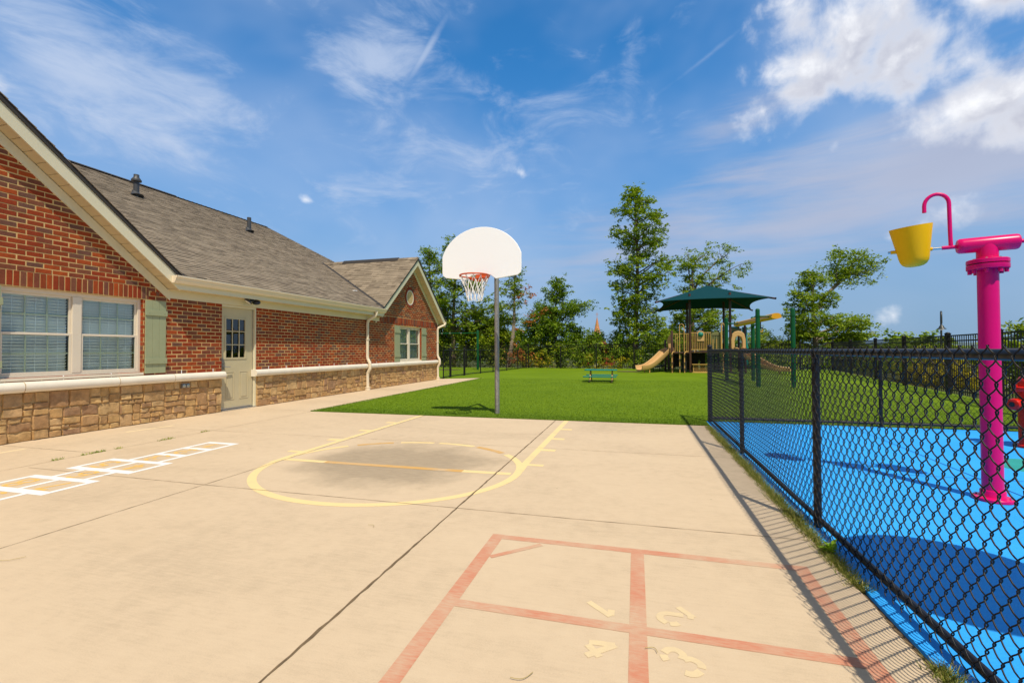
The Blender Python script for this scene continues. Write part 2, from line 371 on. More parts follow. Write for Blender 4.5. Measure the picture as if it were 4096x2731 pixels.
# ---------------------------------------------------------------- sun and sky
SUN = Vector((.325, -.52, 1)).normalized()
sl = bpy.data.lights.new('sun', 'SUN'); so = bpy.data.objects.new('sun', sl); COL.objects.link(so)
sl.energy = 4.0; sl.angle = math.radians(.5); sl.color = (1, .92, .77)
so.rotation_euler = SUN.to_track_quat('Z', 'Y').to_euler(); so.location = (4, -7, 14)
W = bpy.data.worlds.new('World'); S.world = W; W.use_nodes = True
def build_sky():
    nt = W.node_tree; nt.nodes.clear()
    out = nt.nodes.new('ShaderNodeOutputWorld'); bg = nt.nodes.new('ShaderNodeBackground')
    sky = nt.nodes.new('ShaderNodeTexSky'); sky.sky_type = 'NISHITA'; sky.sun_disc = False
    sky.sun_elevation = math.asin(SUN.z); sky.sun_rotation = math.atan2(SUN.x, SUN.y)
    sky.air_density = 1.0; sky.dust_density = .6; sky.ozone_density = 2.2; sky.altitude = 200
    gen = nt.nodes.new('ShaderNodeTexCoord').outputs['Generated']
    sx = nt.nodes.new('ShaderNodeSeparateXYZ'); nt.links.new(gen, sx.inputs[0])
    az = mth(nt, 'MULTIPLY', mth(nt, 'ARCTAN2', sx.outputs[0], sx.outputs[1]), 180/PI)
    el = mth(nt, 'MULTIPLY', mth(nt, 'ARCSINE', sx.outputs[2]), 180/PI)
    def vec(a, b):
        c = nt.nodes.new('ShaderNodeCombineXYZ')
        nt.links.new(a, c.inputs[0]); nt.links.new(b, c.inputs[1]); return c.outputs[0]
    cn2 = noise(nt, scaled(nt, vec(az, el), (.03, .055, 1), (0, 0, math.radians(24))), 1.0, 4, .55, .2)
    P = vec(az, el)                                     # sky place in degrees: azimuth, elevation
    def mr(x, a, b, c=0, d=1, kind='SMOOTHSTEP'):
        n = nt.nodes.new('ShaderNodeMapRange'); n.interpolation_type = kind
        nt.links.new(x, n.inputs[0])
        for i, val in enumerate((a, b, c, d)): n.inputs[i+1].default_value = val
        return n.outputs[0]
    def blob(src, a, e, ra, re, rot=0):
        """1 in the middle, 0 on the rim of a tilted ellipse in the sky"""
        m = nt.nodes.new('ShaderNodeMapping'); m.vector_type = 'TEXTURE'
        m.inputs['Location'].default_value = (a, e, 0); m.inputs['Rotation'].default_value = (0, 0, math.radians(rot))
        m.inputs['Scale'].default_value = (ra, re, 1)
        nt.links.new(src, m.inputs['Vector'])
        l = nt.nodes.new('ShaderNodeVectorMath'); l.operation = 'LENGTH'; nt.links.new(m.outputs[0], l.inputs[0])
        return mth(nt, 'SUBTRACT', 1, l.outputs['Value'])
    def mx(*a):
        r = a[0]
        for b in a[1:]: r = mth(nt, 'MAXIMUM', r, b)
        return r
    def smx(k, *a):
        r = a[0]
        for b in a[1:]:
            n = nt.nodes.new('ShaderNodeMath'); n.operation = 'SMOOTH_MAX'
            nt.links.new(r, n.inputs[0]); nt.links.new(b, n.inputs[1]); n.inputs[2].default_value = k; r = n.outputs[0]
        return r
    # --- cumulus
    def cumulus(src):
        n1 = noise(nt, src, .22, 7, .56, .2); n2 = noise(nt, src, .095, 4, .5)
        body = smx(.18, blob(src, 22, 28.8, 9.0, 6.2, -12), blob(src, 18.6, 27.2, 5.4, 4.8, 25), blob(src, 26.5, 26.2, 7.0, 4.6, -18),
                   mth(nt, 'SUBTRACT', mth(nt, 'MULTIPLY', blob(src, 13.9, 24.6, 3.2, 2.3, 20), .6), .05), blob(src, 33, 28.5, 5.5, 3.8, 10),
                   blob(src, 31.0, 20.4, 6.4, 3.6, 12), blob(src, 34.5, 18.5, 6.5, 3.4, 0), blob(src, 37, 23, 6, 3.2, 0))
        small = smx(.1, blob(src, -14.2, 21.3, 2.9, .95, -12), blob(src, -15.9, 18.6, 2.4, .75, 6), blob(src, -39.3, 16.8, 1.4, .55, -12),
                    blob(src, 28.6, 12.3, 2.9, 1.5, 0), blob(src, 25.6, 10.7, 2.3, .9, 14), blob(src, 24.7, 3.2, 1.4, 1.3, 60), blob(src, -63.5, 21.4, 2.6, 2.8, 0),
                    blob(src, -1.0, 8.2, 1.2, .7, 40), blob(src, 20.5, 20.3, 1.5, .7, 60))
        d = mx(body, mth(nt, 'SUBTRACT', mth(nt, 'MULTIPLY', small, .40), .10))
        w = mth(nt, 'ADD', mth(nt, 'MULTIPLY', mth(nt, 'SUBTRACT', n1, .5), 2.1), mth(nt, 'MULTIPLY', mth(nt, 'SUBTRACT', n2, .5), .7))
        return mth(nt, 'ADD', d, w)
    d0 = cumulus(P)
    sh = nt.nodes.new('ShaderNodeVectorMath'); sh.operation = 'ADD'; sh.inputs[1].default_value = (-1.1, 2.0, 0); nt.links.new(P, sh.inputs[0])
    d1 = cumulus(sh.outputs[0])
    cov = mr(d0, .0, .80)
    lit = mr(mth(nt, 'SUBTRACT', d0, d1), .0, .85)
    thick = mr(d0, .35, 1.0)
    shade = mth(nt, 'MULTIPLY', mth(nt, 'SUBTRACT', 1, lit), mth(nt, 'ADD', .35, mth(nt, 'MULTIPLY', thick, .65)))
    # --- cirrus: streaky noise, kept where the veils lie
    cn = noise(nt, scaled(nt, P, (.10, .24, 1), (0, 0, math.radians(16))), 1.0, 7, .62, .5)
    cn3 = noise(nt, scaled(nt, P, (.05, .36, 1), (0, 0, math.radians(9))), 1.0, 6, .6, .35)
    veil = mx(mth(nt, 'MULTIPLY', blob(P, -59, 25, 18, 9, -18), 1.25), mth(nt, 'MULTIPLY', blob(P, -31, 31.5, 12, 8, 40), .95), mth(nt, 'MULTIPLY', blob(P, -20, 24, 22, 9, 10), .55),
              mth(nt, 'MULTIPLY', blob(P, -52, 20.3, 9, 2.4, -16), .85), mth(nt, 'MULTIPLY', blob(P, -45, 15.5, 10, 3, 0), .45),
              mth(nt, 'MULTIPLY', blob(P, -.3, 32, 1.8, 7, 0), .5))
    veil = mr(mth(nt, 'ADD', veil, mth(nt, 'MULTIPLY', mth(nt, 'SUBTRACT', cn, .5), 3.4)), .05, 1.35)
    band = mx(mth(nt, 'MULTIPLY', blob(P, 27, 15.8, 34, 8.5, 6), 1.25), mth(nt, 'MULTIPLY', blob(P, 8, 14, 32, 6, 9), .8), mth(nt, 'MULTIPLY', blob(P, 13, 24, 12, 3, 12), .7))
    band = mr(mth(nt, 'ADD', band, mth(nt, 'MULTIPLY', mth(nt, 'SUBTRACT', cn3, .5), 2.0)), .0, 1.15)
    strk = mx(mth(nt, 'MULTIPLY', blob(P, -25.8, 32.8, .75, 6.0, -38), .85), mth(nt, 'MULTIPLY', blob(P, 8.2, 30.6, 9.5, .45, 24), .42),
              mth(nt, 'MULTIPLY', blob(P, -16.8, 14.3, 3.2, .16, 22), .8))
    strk = mr(mth(nt, 'ADD', strk, mth(nt, 'MULTIPLY', mth(nt, 'SUBTRACT', cn, .5), .9)), .05, .9)
    hz = mr(el, 34, 0)
    wide = mth(nt, 'MULTIPLY', mr(cn2, .36, .72), .36)
    cir = mth(nt, 'ADD', mx(mth(nt, 'MULTIPLY', veil, .68), mth(nt, 'MULTIPLY', strk, .62)), wide, clamp=True)
    # --- put together
    base = mixc(nt, 1, sky.outputs[0], SKY_TINT, 'MULTIPLY')
    # unseen warm haze added overhead and behind the camera, to neutralise blue fill
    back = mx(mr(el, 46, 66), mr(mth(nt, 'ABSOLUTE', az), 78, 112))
    base = mixc(nt, mth(nt, 'MULTIPLY', back, mth(nt, 'ADD', .65, mth(nt, 'MULTIPLY', cn2, .4), clamp=True)), base, FILL_HAZE_C)
    base = mixc(nt, mth(nt, 'MULTIPLY', hz, .92), base, HAZE_C)
    c1 = mixc(nt, mth(nt, 'MULTIPLY', band, .85), base, BAND_C)
    c1 = mixc(nt, cir, c1, CIRRUS_C)
    cc = mixc(nt, mth(nt, 'MULTIPLY', shade, .95), CLOUD_LIT, CLOUD_SHADE)
    c2 = mixc(nt, mth(nt, 'MULTIPLY', cov, .96), c1, cc)
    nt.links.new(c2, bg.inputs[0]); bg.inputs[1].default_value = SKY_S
    nt.links.new(bg.outputs[0], out.inputs[0])
SKY_S = .10
SKY_TINT = (.38, 1.27, 1.80); FILL_HAZE_C = (2.3, 1.95, 1.6)
HAZE_C = (2.5, 3.6, 5.4); CIRRUS_C = (5.0, 6.0, 7.9); BAND_C = (4.5, 4.8, 6.1); CLOUD_LIT = (9.8, 9.9, 10.2); CLOUD_SHADE = (5.0, 5.2, 6.2)
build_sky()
try: W.cycles.sampling_method = 'MANUAL'; W.cycles.sample_map_resolution = 1024
except Exception: pass
S.view_settings.view_transform = 'Standard'; S.view_settings.look = 'None'
S.view_settings.exposure = .08; S.view_settings.gamma = 1
S.render.engine = 'CYCLES'
try:
    S.cycles.max_bounces = 6; S.cycles.transparent_max_bounces = 24; S.cycles.diffuse_bounces = 3; S.cycles.glossy_bounces = 3
except Exception: pass
# ---------------------------------------------------------------- ground
def sstep(a, b, x):
    t = min(1, max(0, (x-a)/(b-a))); return t*t*(3-2*t)
def fence_x(y): return 7.0 + .178*(y-9)
def gz(x, y):
    """height of the land: level in the yard, falling away beyond the fences"""
    d = max(0, y-30.5); e = max(0, x-(fence_x(min(y, 29.2))+.3))
    z = -.05 - 1.55*sstep(0, 14, e) - .9*sstep(0, 18, d) - 3.0*sstep(20, 90, max(d, e))
    return z
def ground():
    xs = sorted(set([-3000,-1200,-500,-250,-140,-90] + list(range(-60, 8, 4)) + [k for k in range(8, 50, 2)] + [50,60,75,90,120,170,260,500,1200,3000]))
    ys = sorted(set([-3000,-1000,-300,-100] + list(range(-40, 30, 4)) + list(range(28, 60, 2)) + [60,66,74,84,96,120,170,260,500,1200,3000,5000]))
    v = [(x, y, gz(x, y)) for y in ys for x in xs]
    n = len(xs); f = [(j*n+i, j*n+i+1, (j+1)*n+i+1, (j+1)*n+i) for j in range(len(ys)-1) for i in range(n-1)]
    tag(mesh_obj('ground', v, f, M['ground'], smooth='full'), kind='structure')
    # low wooded ridge on the horizon
    v = []; f = []
    n = 90
    for i in range(n+1):
        a = math.radians(-75 + 150*i/n)
        h = 18 + 12*math.sin(a*5.3+1) + 7*math.sin(a*13+.4) + 4*math.sin(a*31)
        for r, z in ((1500, -20), (1700, h*.8), (1900, h*1.25), (2300, h*1.05), (2700, -20)):
            v.append((r*math.sin(a), r*math.cos(a), z))
    for i in range(n):
        for k in range(4):
            f.append((i*5+k, (i+1)*5+k, (i+1)*5+k+1, i*5+k+1))
    tag(mesh_obj('hills', v, f, paint('far_woods', (.13, .19, .20), 1, .2, .01), smooth='full'), kind='structure')
ground()
# concrete court and walkway, one slab with a ragged right edge along the fence
def court():
    edge = [(1.075 + rnd.uniform(-.012, .012), -5 + .18*i) for i in range(int(12.2/.18))] + [(1.09, 7.5), (1.13, 7.89)]
    poly = [(-8.2, -5), ] + edge + [(-6.30, 7.89)]
    yy = 8.1
    while yy < 19:
        poly.append((-6.33 - .012*(yy-7.9) + rnd.uniform(-.018, .018), yy)); yy += .3
    poly += [(-6.45, 19.1), (-8.0, 18.2), (-8.2, 18.2)]
    v = [(x, y, 0) for x, y in poly] + [(x, y, -.09) for x, y in poly]
    n = len(poly)
    f = [tuple(range(n)), tuple(range(2*n-1, n-1, -1))] + [(i, n+i, n+(i+1) % n, (i+1) % n) for i in range(n)]
    return tag(mesh_obj('concrete_court', v, f, M['concrete']), kind='structure')
CT = court()
def strip(mb, pts, w, z, wob=0.0, step=None):
    """flat painted or dirty strip along a polyline"""
    P = [Vector((p[0], p[1])) for p in pts]
    if step:
        Q = []
        for a, b in zip(P, P[1:]):
            k = max(1, int((b-a).length/step)); Q += [a.lerp(b, i/k) for i in range(k)]
        P = Q + [P[-1]]
    vs = []
    for i, p in enumerate(P):
        d = (P[min(i+1, len(P)-1)] - P[max(i-1, 0)]).normalized(); nrm = Vector((-d.y, d.x))
        o = rnd.uniform(-wob, wob); ww = w*(1 + (rnd.uniform(-.4, .4) if wob else 0))
        vs += [(*(p + nrm*(o + ww/2)), z), (*(p + nrm*(o - ww/2)), z)]
    mb.add(vs, [(2*i, 2*i+1, 2*i+3, 2*i+2) for i in range(len(P)-1)])
# joints sawn into the slab
for nm, pts, w, mat, wob in [
    ('expansion_joint', [(-1.346, -5), (-1.346, 7.88)], .0125, 'joint', .003),
    ('control_joint', [(-3.82, -5), (-3.82, 7.88)], .0052, 'joint', .0016),
    ('control_joint', [(-6.30, -5), (-6.30, 7.88)], .006, 'joint_thin', .002),
    ('control_joint', [(-6.2, 3.36), (-3.8, 3.33), (-1.346, 3.33), (1.05, 3.33)], .0048, 'joint_thin', .0016),
    ('control_joint', [(-8.0, 5.62), (-3.8, 5.62), (1.08, 5.62)], .0045, 'joint_thin', .002),
    ('control_joint', [(-8.0, 4.06), (-6.3, 4.04)], .005, 'joint', .002),
    ('control_joint', [(-8.0, 7.95), (-6.34, 7.9)], .006, 'joint_thin', .002),
    ('control_joint', [(-8.0, 10.4), (-6.37, 10.4)], .006, 'joint_thin', .002),
    ('control_joint', [(-8.0, 13.0), (-6.4, 13.0)], .006, 'joint_thin', .002),
    ('control_joint', [(-8.0, 15.6), (-6.43, 15.6)], .006, 'joint_thin', .002)]:
    mb = MB(); strip(mb, pts, w, .0030, wob, .06); mb.build(nm, M[mat], CT)
# basketball key
CXc, CYc, CA, CB = -2.5, 4.37, 1.362, 1.215
def arc(a0, a1, n=40, da=0, db=0):
    return [(CXc + (CA+da)*math.cos(math.radians(a0 + (a1-a0)*i/n)), CYc + (CB+db)*math.sin(math.radians(a0 + (a1-a0)*i/n))) for i in range(n+1)]
key = MB()
strip(key, [(-1.158, 7.885), (-1.155, 4.78), (-1.14, 4.5)], .080, .0010)
strip(key, [(-3.88, 7.885), (-3.885, 4.6), (-3.865, 4.2)], .080, .0011)
strip(key, arc(-185, 8, 90), .080, .0012)
strip(key, arc(8, 27, 10), .075, .0013)
for y in (7.02, 6.245, 5.52, 4.775): strip(key, [(-1.12, y), (-.95, y)], .105 if y > 5 else .075, .0009)
for y in (6.98, 6.20, 5.46, 4.71): strip(key, [(-4.10, y), (-3.915, y)], .105 if y > 5 else .075, .0009)
K = key.build('court_key_line', M['yellow_line'], CT)
fl = MB(); strip(fl, [(-3.82, 4.345), (-3.3, 4.345)], .085, .0014); strip(fl, [(-1.7, 4.36), (-1.20, 4.375)], .085, .0014)
fl.build('free_throw_line', M['yellow_line'], CT)
fl = MB(); strip(fl, [(-3.302, 4.345), (-1.698, 4.36)], .085, .0015); fl.build('free_throw_line', M['orange_line'], CT)
for a0, a1, mt in ((172, 141, 'yellow_line'), (136, 116, 'orange_line'), (112, 93, 'yellow_line'), (90, 68, 'yellow_line'), (65.5, 45, 'orange_line'), (41, 27, 'yellow_line')):
    d = MB(); strip(d, arc(a0, a1, 14), .078, .0014); d.build('dashed_arc', M[mt], CT)
fy = MB(); strip(fy, [(-7.47, 5.2), (-7.36, 5.85)], .085, .001); strip(fy, [(-7.46, 2.6), (-7.44, 4.0)], .085, .001); fy.build('faded_line', M['faint_line'], CT)
# writing: strokes in a unit box, y up
DIG = {'1': [[(.55,.98),(.55,0)], [(.20,.74),(.50,.94)]], '2': [[(.12,.66),(.15,.80),(.24,.92)], [(.34,.97),(.62,.99),(.82,.88),(.86,.72),(.76,.54),(.42,.24)], [(.14,.04),(.95,.04)], [(.14,.04),(.30,.17)]],
       '3': [[(.12,.74),(.16,.84),(.26,.94)], [(.36,.99),(.62,1),(.80,.90),(.84,.76),(.78,.63),(.58,.55)], [(.62,.52),(.82,.44),(.90,.28),(.86,.12),(.74,.05)], [(.60,.0),(.34,.01),(.20,.08),(.12,.19)]],
       '4': [[(.70,0),(.70,.20)], [(.70,.36),(.70,.98)], [(.68,.97),(.14,.40)], [(.24,.30),(.96,.30)]], '5': [[(.85,1),(.22,1),(.17,.57)], [(.17,.57),(.36,.64),(.6,.63),(.82,.5),(.86,.3),(.8,.1),(.62,0),(.36,0),(.12,.14)]],
       '6': [[(.8,.9),(.65,1),(.42,.97),(.22,.78),(.13,.45),(.17,.16),(.34,.02),(.62,.01),(.84,.16),(.86,.36),(.7,.53),(.48,.55)], [(.42,.54),(.26,.46)]], '7': [[(.1,.97),(.88,.97)], [(.88,.97),(.6,.5),(.4,0)]],
       '8': [[(.44,.54),(.24,.62),(.17,.8),(.28,.95),(.48,1)], [(.52,1),(.72,.95),(.83,.8),(.76,.62),(.56,.54)], [(.42,.50),(.2,.42),(.12,.25),(.22,.06),(.48,0)], [(.52,0),(.78,.06),(.88,.25),(.8,.42),(.58,.50)]],
       '9': [[(.2,.1),(.38,0),(.6,.05),(.8,.25),(.87,.6),(.78,.88),(.55,1),(.3,.97),(.13,.78),(.2,.55),(.4,.44),(.6,.45)], [(.64,.47),(.76,.54)]]}
def curve(pts):
    if len(pts) < 3: return pts
    P = [Vector(p) for p in pts]; P = [P[0]*2-P[1]] + P + [P[-1]*2-P[-2]]; out = []
    for i in range(1, len(P)-2):
        for k in range(5):
            t = k/5; a, b, c, d = P[i-1:i+3]
            out.append(.5*((2*b) + (c-a)*t + (2*a-5*b+4*c-d)*t*t + (3*b-a-3*c+d)*t*t*t))
    return out + [P[-2]]
def digit(ch, cx, cy, size, up, parent, mat, sw=.16, asp=.62, gap=False):
    """a painted numeral lying on the ground, its top towards `up`"""
    u = Vector(up).normalized(); r = Vector((u.y, -u.x)); mb = MB()
    zz = .0014
    for st in DIG[ch]:
        pts = curve([(Vector((cx, cy)) + r*((p-.5)*size*asp) + u*((q-.5)*size)) for p, q in st])
        strip(mb, pts, size*sw, zz); zz += .00002
    return mb.build('number', M[mat], parent)
# hopscotch
hop = MB(); hx_, hy_ = .060, .082
R = [4.88, 4.53, 4.19, 3.85, 3.485, 3.145, 2.79, 2.43, 2.05]
X0, X1, XD0, XDm, XD1 = -5.52, -5.09, -5.745, -5.33, -4.92
zq = [.0012]
def quad(a, b, c, d):
    z = zq[0]; zq[0] += .00002
    hop.add([(a,c,z),(b,c,z),(b,d,z),(a,d,z)], [(0,1,2,3)])
for k, (a, b) in ((0, (X0, X1)), (1, (X0, X1)), (2, (X0, X1)), (3, (XD0, XD1)), (4, (XD0, XD1)), (5, (XD0, XD1)), (6, (XD0, XD1)), (7, (X0, X1)), (8, (X0, X1))):
    w = hy_*(1.3 if k in (4, 6) else 1)
    quad(a-hx_/2, b+hx_/2, R[k]-w/2, R[k]+hy_/2)
for k, xs in ((0, (X0, X1)), (1, (X0, X1)), (2, (X0, X1)), (3, (XD0, XDm, XD1)), (4, (X0, X1)), (5, (XD0, XDm, XD1)), (6, (X0, X1)), (7, (X0, X1))):
    for x in xs: quad(x-hx_/2, x+hx_/2, R[k+1], R[k])
HP = hop.build('hopscotch_grid', M['white_line'], CT)
for ch, x, y in (('1', -5.32, 4.73), ('2', -5.32, 4.385), ('3', -5.32, 4.04), ('4', -5.11, 3.66), ('5', -5.56, 3.67), ('6', -5.32, 3.31), ('7', -5.11, 2.96), ('8', -5.56, 2.96), ('9', -5.32, 2.6)):
    digit(ch, x, y, .22, (0, -1), HP, 'hop_number', .16, .8)
# four square
FS = MB(); z = .0010
for pts, w in (([(-.885, .6), (-.885, 2.93)], .078), ([(-.92, 2.895), (.915, 2.895)], .062), ([(.875, .6), (.875, 2.93)], .072), ([(0, .6), (0, 2.865)], .074), ([(-.85, 2.09), (.84, 2.09)], .062)):
    strip(FS, pts, w, z, 0, .2); z += .0001
strip(FS, [(-.84, 2.60), (-.58, 2.84)], .038, z)
FQ = FS.build('four_square_court', M['salmon'], CT)
for ch, x, y, up in (('1', -.17, 2.215, (1, -.9)), ('2', .165, 2.235, (-1, -.85)), ('3', .165, 1.925, (-1, .9)), ('4', -.16, 1.93, (1, .85))):
    digit(ch, x, y, .150, up, FQ, 'number', .21, .78)
# turf, level with the slab
tp = [(-6.30, 7.895), (1.15, 7.895), (1.15, 8.46), (9.2, 8.46), (fence_x(10)+.2, 10), (10.75, 29.5), (10.6, 30.6), (-16, 30.6), (-16, 18.6), (-8.05, 18.6), (-6.47, 19.16)]
tp += [(-6.335 - .012*(y-7.9), y) for y in (18, 16, 14, 12, 10, 8.6)]
v = [(x, y, -.001) for x, y in tp]; n = len(tp)
v += [(x, y, -.045) for x, y in tp]
TURF = tag(mesh_obj('turf', v, [tuple(range(n)), tuple(range(2*n-1, n-1, -1))] + [(i, n+i, n+(i+1) % n, (i+1) % n) for i in range(n)], M['turf'], fixn=True), kind='structure')
# real blades over the near turf, where the pile can be made out
def blades(name, n, area, hr, mat, wid=.004, z0=0.0, seed=1, lean=.5, parent=None, kind=None):
    rs = np.random.RandomState(seed)
    p = area(rs, n); n = len(p)
    h = rs.uniform(hr[0], hr[1], n); a = rs.uniform(0, 2*PI, n); le = h*lean*rs.uniform(.2, 1, n); b = rs.uniform(0, 2*PI, n)
    w = wid*rs.uniform(.7, 1.4, n)
    dx, dy = np.cos(a)*w, np.sin(a)*w
    base = np.stack([p[:, 0], p[:, 1], np.full(n, z0)], 1)
    side = np.stack([dx, dy, np.zeros(n)], 1); tip = np.stack([np.cos(b)*le, np.sin(b)*le, h], 1)
    V = np.concatenate([base-side, base+side, base+tip], 1).reshape(-1, 3)
    F = np.arange(3*n).reshape(-1, 3)
    return mesh_obj(name, V, F, M[mat], parent)
def turf_area(rs, n):
    y = 7.9 + 11*rs.rand(n)**2.0; x0 = -6.36 - .012*(y-7.9)
    x = x0 + (rs.rand(n))*(np.where(y < 8.46, 1.13, 6.5) - x0)
    return np.stack([x, y], 1)
def turf_edge(rs, n):
    k = n//2; a = np.stack([rs.uniform(-6.34, 1.13, k), 7.893 + np.abs(rs.normal(0, .012, k)) - .010], 1)
    y = rs.uniform(7.9, 19, n-k); b = np.stack([-6.345 - .012*(y-7.9) + rs.normal(0, .012, n-k), y], 1); return np.concatenate([a, b])
tag(blades('turf_edge_fringe', 12000, turf_edge, (.010, .030), 'turf_blade', .0035, .0, 4, 1.2), kind='stuff')
tag(blades('turf_pile', 190000, turf_area, (.006, .019), 'turf_blade', .0045, -.001, 3, 1.3), kind='stuff')
# splash pad
pad = MB(); pp = [(1.115, -5), (9.4, -5), (9.4, 8.44), (1.16, 8.44), (1.15, 7.9), (1.115, 7.4)]
pad.prism(pp, lambda p, q, t: (p, q, t), -.06, -.004)
PD = tag(pad.build('splash_pad', M['splash'], fixn=True), kind='structure')
sm = MB(); strip(sm, [(3.24, 8.4), (3.15, 6.27), (3.03, 3.9), (2.95, 1.5)], .010, .0005, 0, .3); strip(sm, [(1.2, 5.3), (8, 5.3)], .008, .0004); sm.build('seam', M['seam'], PD)
gm = MB(); gm.lathe([(.42, -.0038), (.40, .0008)], (4.05, 5.95, 0), 30); gm.build('painted_dot', M['pad_green'], PD)
dirt = MB(); dirt.prism([(1.05, -5), (1.125, -5), (1.125, 7.5), (1.165, 7.9), (1.10, 7.9), (1.05, 7.4)], lambda p, q, t: (p, q, t), -.08, -.022)
tag(dirt.build('soil_gap', M['joint'], fixn=True), kind='structure')
# ---------------------------------------------------------------- the brick building
WX = -8.06                                   # brick face
BH = .0722; BL = .196                        # course height, brick length
BLD = thing('brick_building', (-8.06, 8.0, 0), 'long red brick building with stone base, cream trim and grey shingle roof beside the court', 'building')
FX = -7.815                                  # fascia plane
G_A = dict(yp=1.5, zp=6.43, yl=-3.31, zl=2.60, yr=6.31, zr=2.60)       # near gable
G_B = dict(yp=15.54, zp=4.685, yl=13.05, zl=2.58, yr=18.10, zr=2.50)   # far gable
def gline(g, y):
    return g['zp'] + (y-g['yp'])*((g['zr']-g['zp'])/(g['yr']-g['yp']) if y > g['yp'] else (g['zl']-g['zp'])/(g['yl']-g['yp']))
YN, YF = -6.0, 17.86
def wall_top(y):
    t = 2.20
    for g in (G_A, G_B):
        if g['yl'] < y < g['yr']: t = max(t, gline(g, y) - .34)
    return t
OPEN = [(4.03, 5.865, .86, 2.105), (7.39, 8.275, -.1, 2.17), (14.61, 16.30, .84, 2.085), (-1.2, .6, .86, 2.105)]
VC = (15.38, 3.17)                            # round gable vent
def ivals(y0, y1, z0, z1, cuts):
    out = [(y0, y1)]
    for a, b, c, d in cuts:
        if d <= z0+.012 or c >= z1-.012: continue
        nx = []
        for p, q in out:
            if b <= p or a >= q: nx.append((p, q)); continue
            if a > p: nx.append((p, a))
            if b < q: nx.append((b, q))
        out = nx
    return [(p, q) for p, q in out if q-p > .018]
wall = MB(); bricks = MB(); sold = MB()
# backing wall in vertical slices, bedding mortar just behind the brick faces
ys = sorted(set([YN, YF, 2.0] + [v for o in OPEN for v in o[:2]] + [YN + .35*i for i in range(int((YF-YN)/.35))]))
for a, b in zip(ys, ys[1:]):
    if b - a < 1e-4: continue
    zc = [(o[2], o[3]) for o in OPEN if o[0] <= a+1e-6 and o[1] >= b-1e-6]
    ta, tb = wall_top(a+1e-5), wall_top(b-1e-5)
    segs = [(0.0, None)]
    if zc: segs = [(0, zc[0][0]), (zc[0][1], None)]
    for z0, z1 in segs:
        if z1 is not None and z1 <= z0+.001: continue
        xa, xb = WX-.30, WX-.0035
        za, zb = (z1, z1) if z1 is not None else (ta, tb)
        wall.add([(xa,a,z0),(xb,a,z0),(xb,b,z0),(xa,b,z0),(xa,a,za),(xb,a,za),(xb,b,zb),(xa,b,zb)],
                 [(0,3,2,1),(4,5,6,7),(0,1,5,4),(1,2,6,5),(2,3,7,6),(3,0,4,7)])
wall.box(-17, WX-.302, YF-.25, YF-.01, 0, 2.45)
WALL = wall.build('wall', M['mortar'], BLD)
def brick(mb, y0, y1, z0, z1, x=WX):
    j = rnd.uniform(-.0025, .0035); k = lambda: rnd.uniform(-.0016, .0016); e = .004
    v = [(x-.03,y0,z0),(x-.03,y1,z0),(x-.03,y1,z1),(x-.03,y0,z1),
         (x-e+j,y0+k(),z0+k()),(x-e+j,y1+k(),z0+k()),(x-e+j,y1+k(),z1+k()),(x-e+j,y0+k(),z1+k()),
         (x+j,y0+e,z0+e),(x+j,y1-e,z0+e),(x+j,y1-e,z1-e),(x+j,y0+e,z1-e)]
    f = [(8,9,10,11),(4,5,9,8),(5,6,10,9),(6,7,11,10),(7,4,8,11),(0,1,5,4),(1,2,6,5),(2,3,7,6),(3,0,4,7)]
    mb.add(v, f)
def ring_cut(z0, z1, rr):
    zm = (z0+z1)/2; d = abs(zm-VC[1])
    return [] if d >= rr else [(VC[0]-math.sqrt(rr*rr-d*d), VC[0]+math.sqrt(rr*rr-d*d), z0-.1, z1+.1)]
SOLD = [(YN, 5.95, 2.112, 2.325), (13.35, 17.86, 2.165, 2.385)]      # soldier courses
jt = .0125
i = 0; z = .812
while z < 6.3:
    z1 = z + BH - jt
    off = (i % 2)*BL/2
    cuts = list(OPEN) + SOLD + ring_cut(z, z1, .42)
    for a, b in ivals(YN, YF, z, z1, cuts):
        k = math.floor((a-off)/BL)
        while True:
            p = off + k*BL; q = p + BL - jt; k += 1
            if p >= b: break
            p = max(p, a); q = min(q, b)
            if q - p < .02 or q <= a: continue
            if wall_top((p+q)/2) < z1 - .01: continue
            # above a soldier course only inside its gable
            brick(bricks, p, q, z, z1)
    i += 1; z += BH
bricks.build('brickwork', M['brick'], BLD)
def soldier(y0, y1, z0, z1, cuts=()):
    y = y0
    while y < y1-.03:
        q = min(y + BH - jt, y1)
        if not any(a < (y+q)/2 < b for a, b in cuts): brick(sold, y, q, z0+.004, z1-.008, WX+.003)
        y += BH
soldier(YN, 5.95, 2.112, 2.325); soldier(13.35, YF, 2.165, 2.385)
y = 6.0
while y < 13.3:                                # header bricks tucked under the eave board
    brick(sold, y, y+BH-jt, 2.185 if not 7.3 < y < 8.3 else 2.20, 2.26, WX+.001); y += BH
sold.build('soldier_course', M['brick'], BLD)
# brick returns in the window and door reveals
for (a, b, c, d) in OPEN:
    rvs = [MB(), MB()]
    z = .812 if c < .5 else .812 + math.ceil((c-.812)/BH - .01)*BH
    kk = 0
    while z < d-.01:
        z1 = min(z + BH-jt, d)
        for yy, s in ((a, 1), (b, -1)):
            dx = .10 if kk % 2 else .05
            rvs[0 if s > 0 else 1].box(WX-.16, WX-.004, min(yy, yy+s*.006), max(yy, yy+s*.006), z, z1)
        z += BH; kk += 1
    for rv in rvs: rv.build('reveal_brick', M['brick'], BLD)
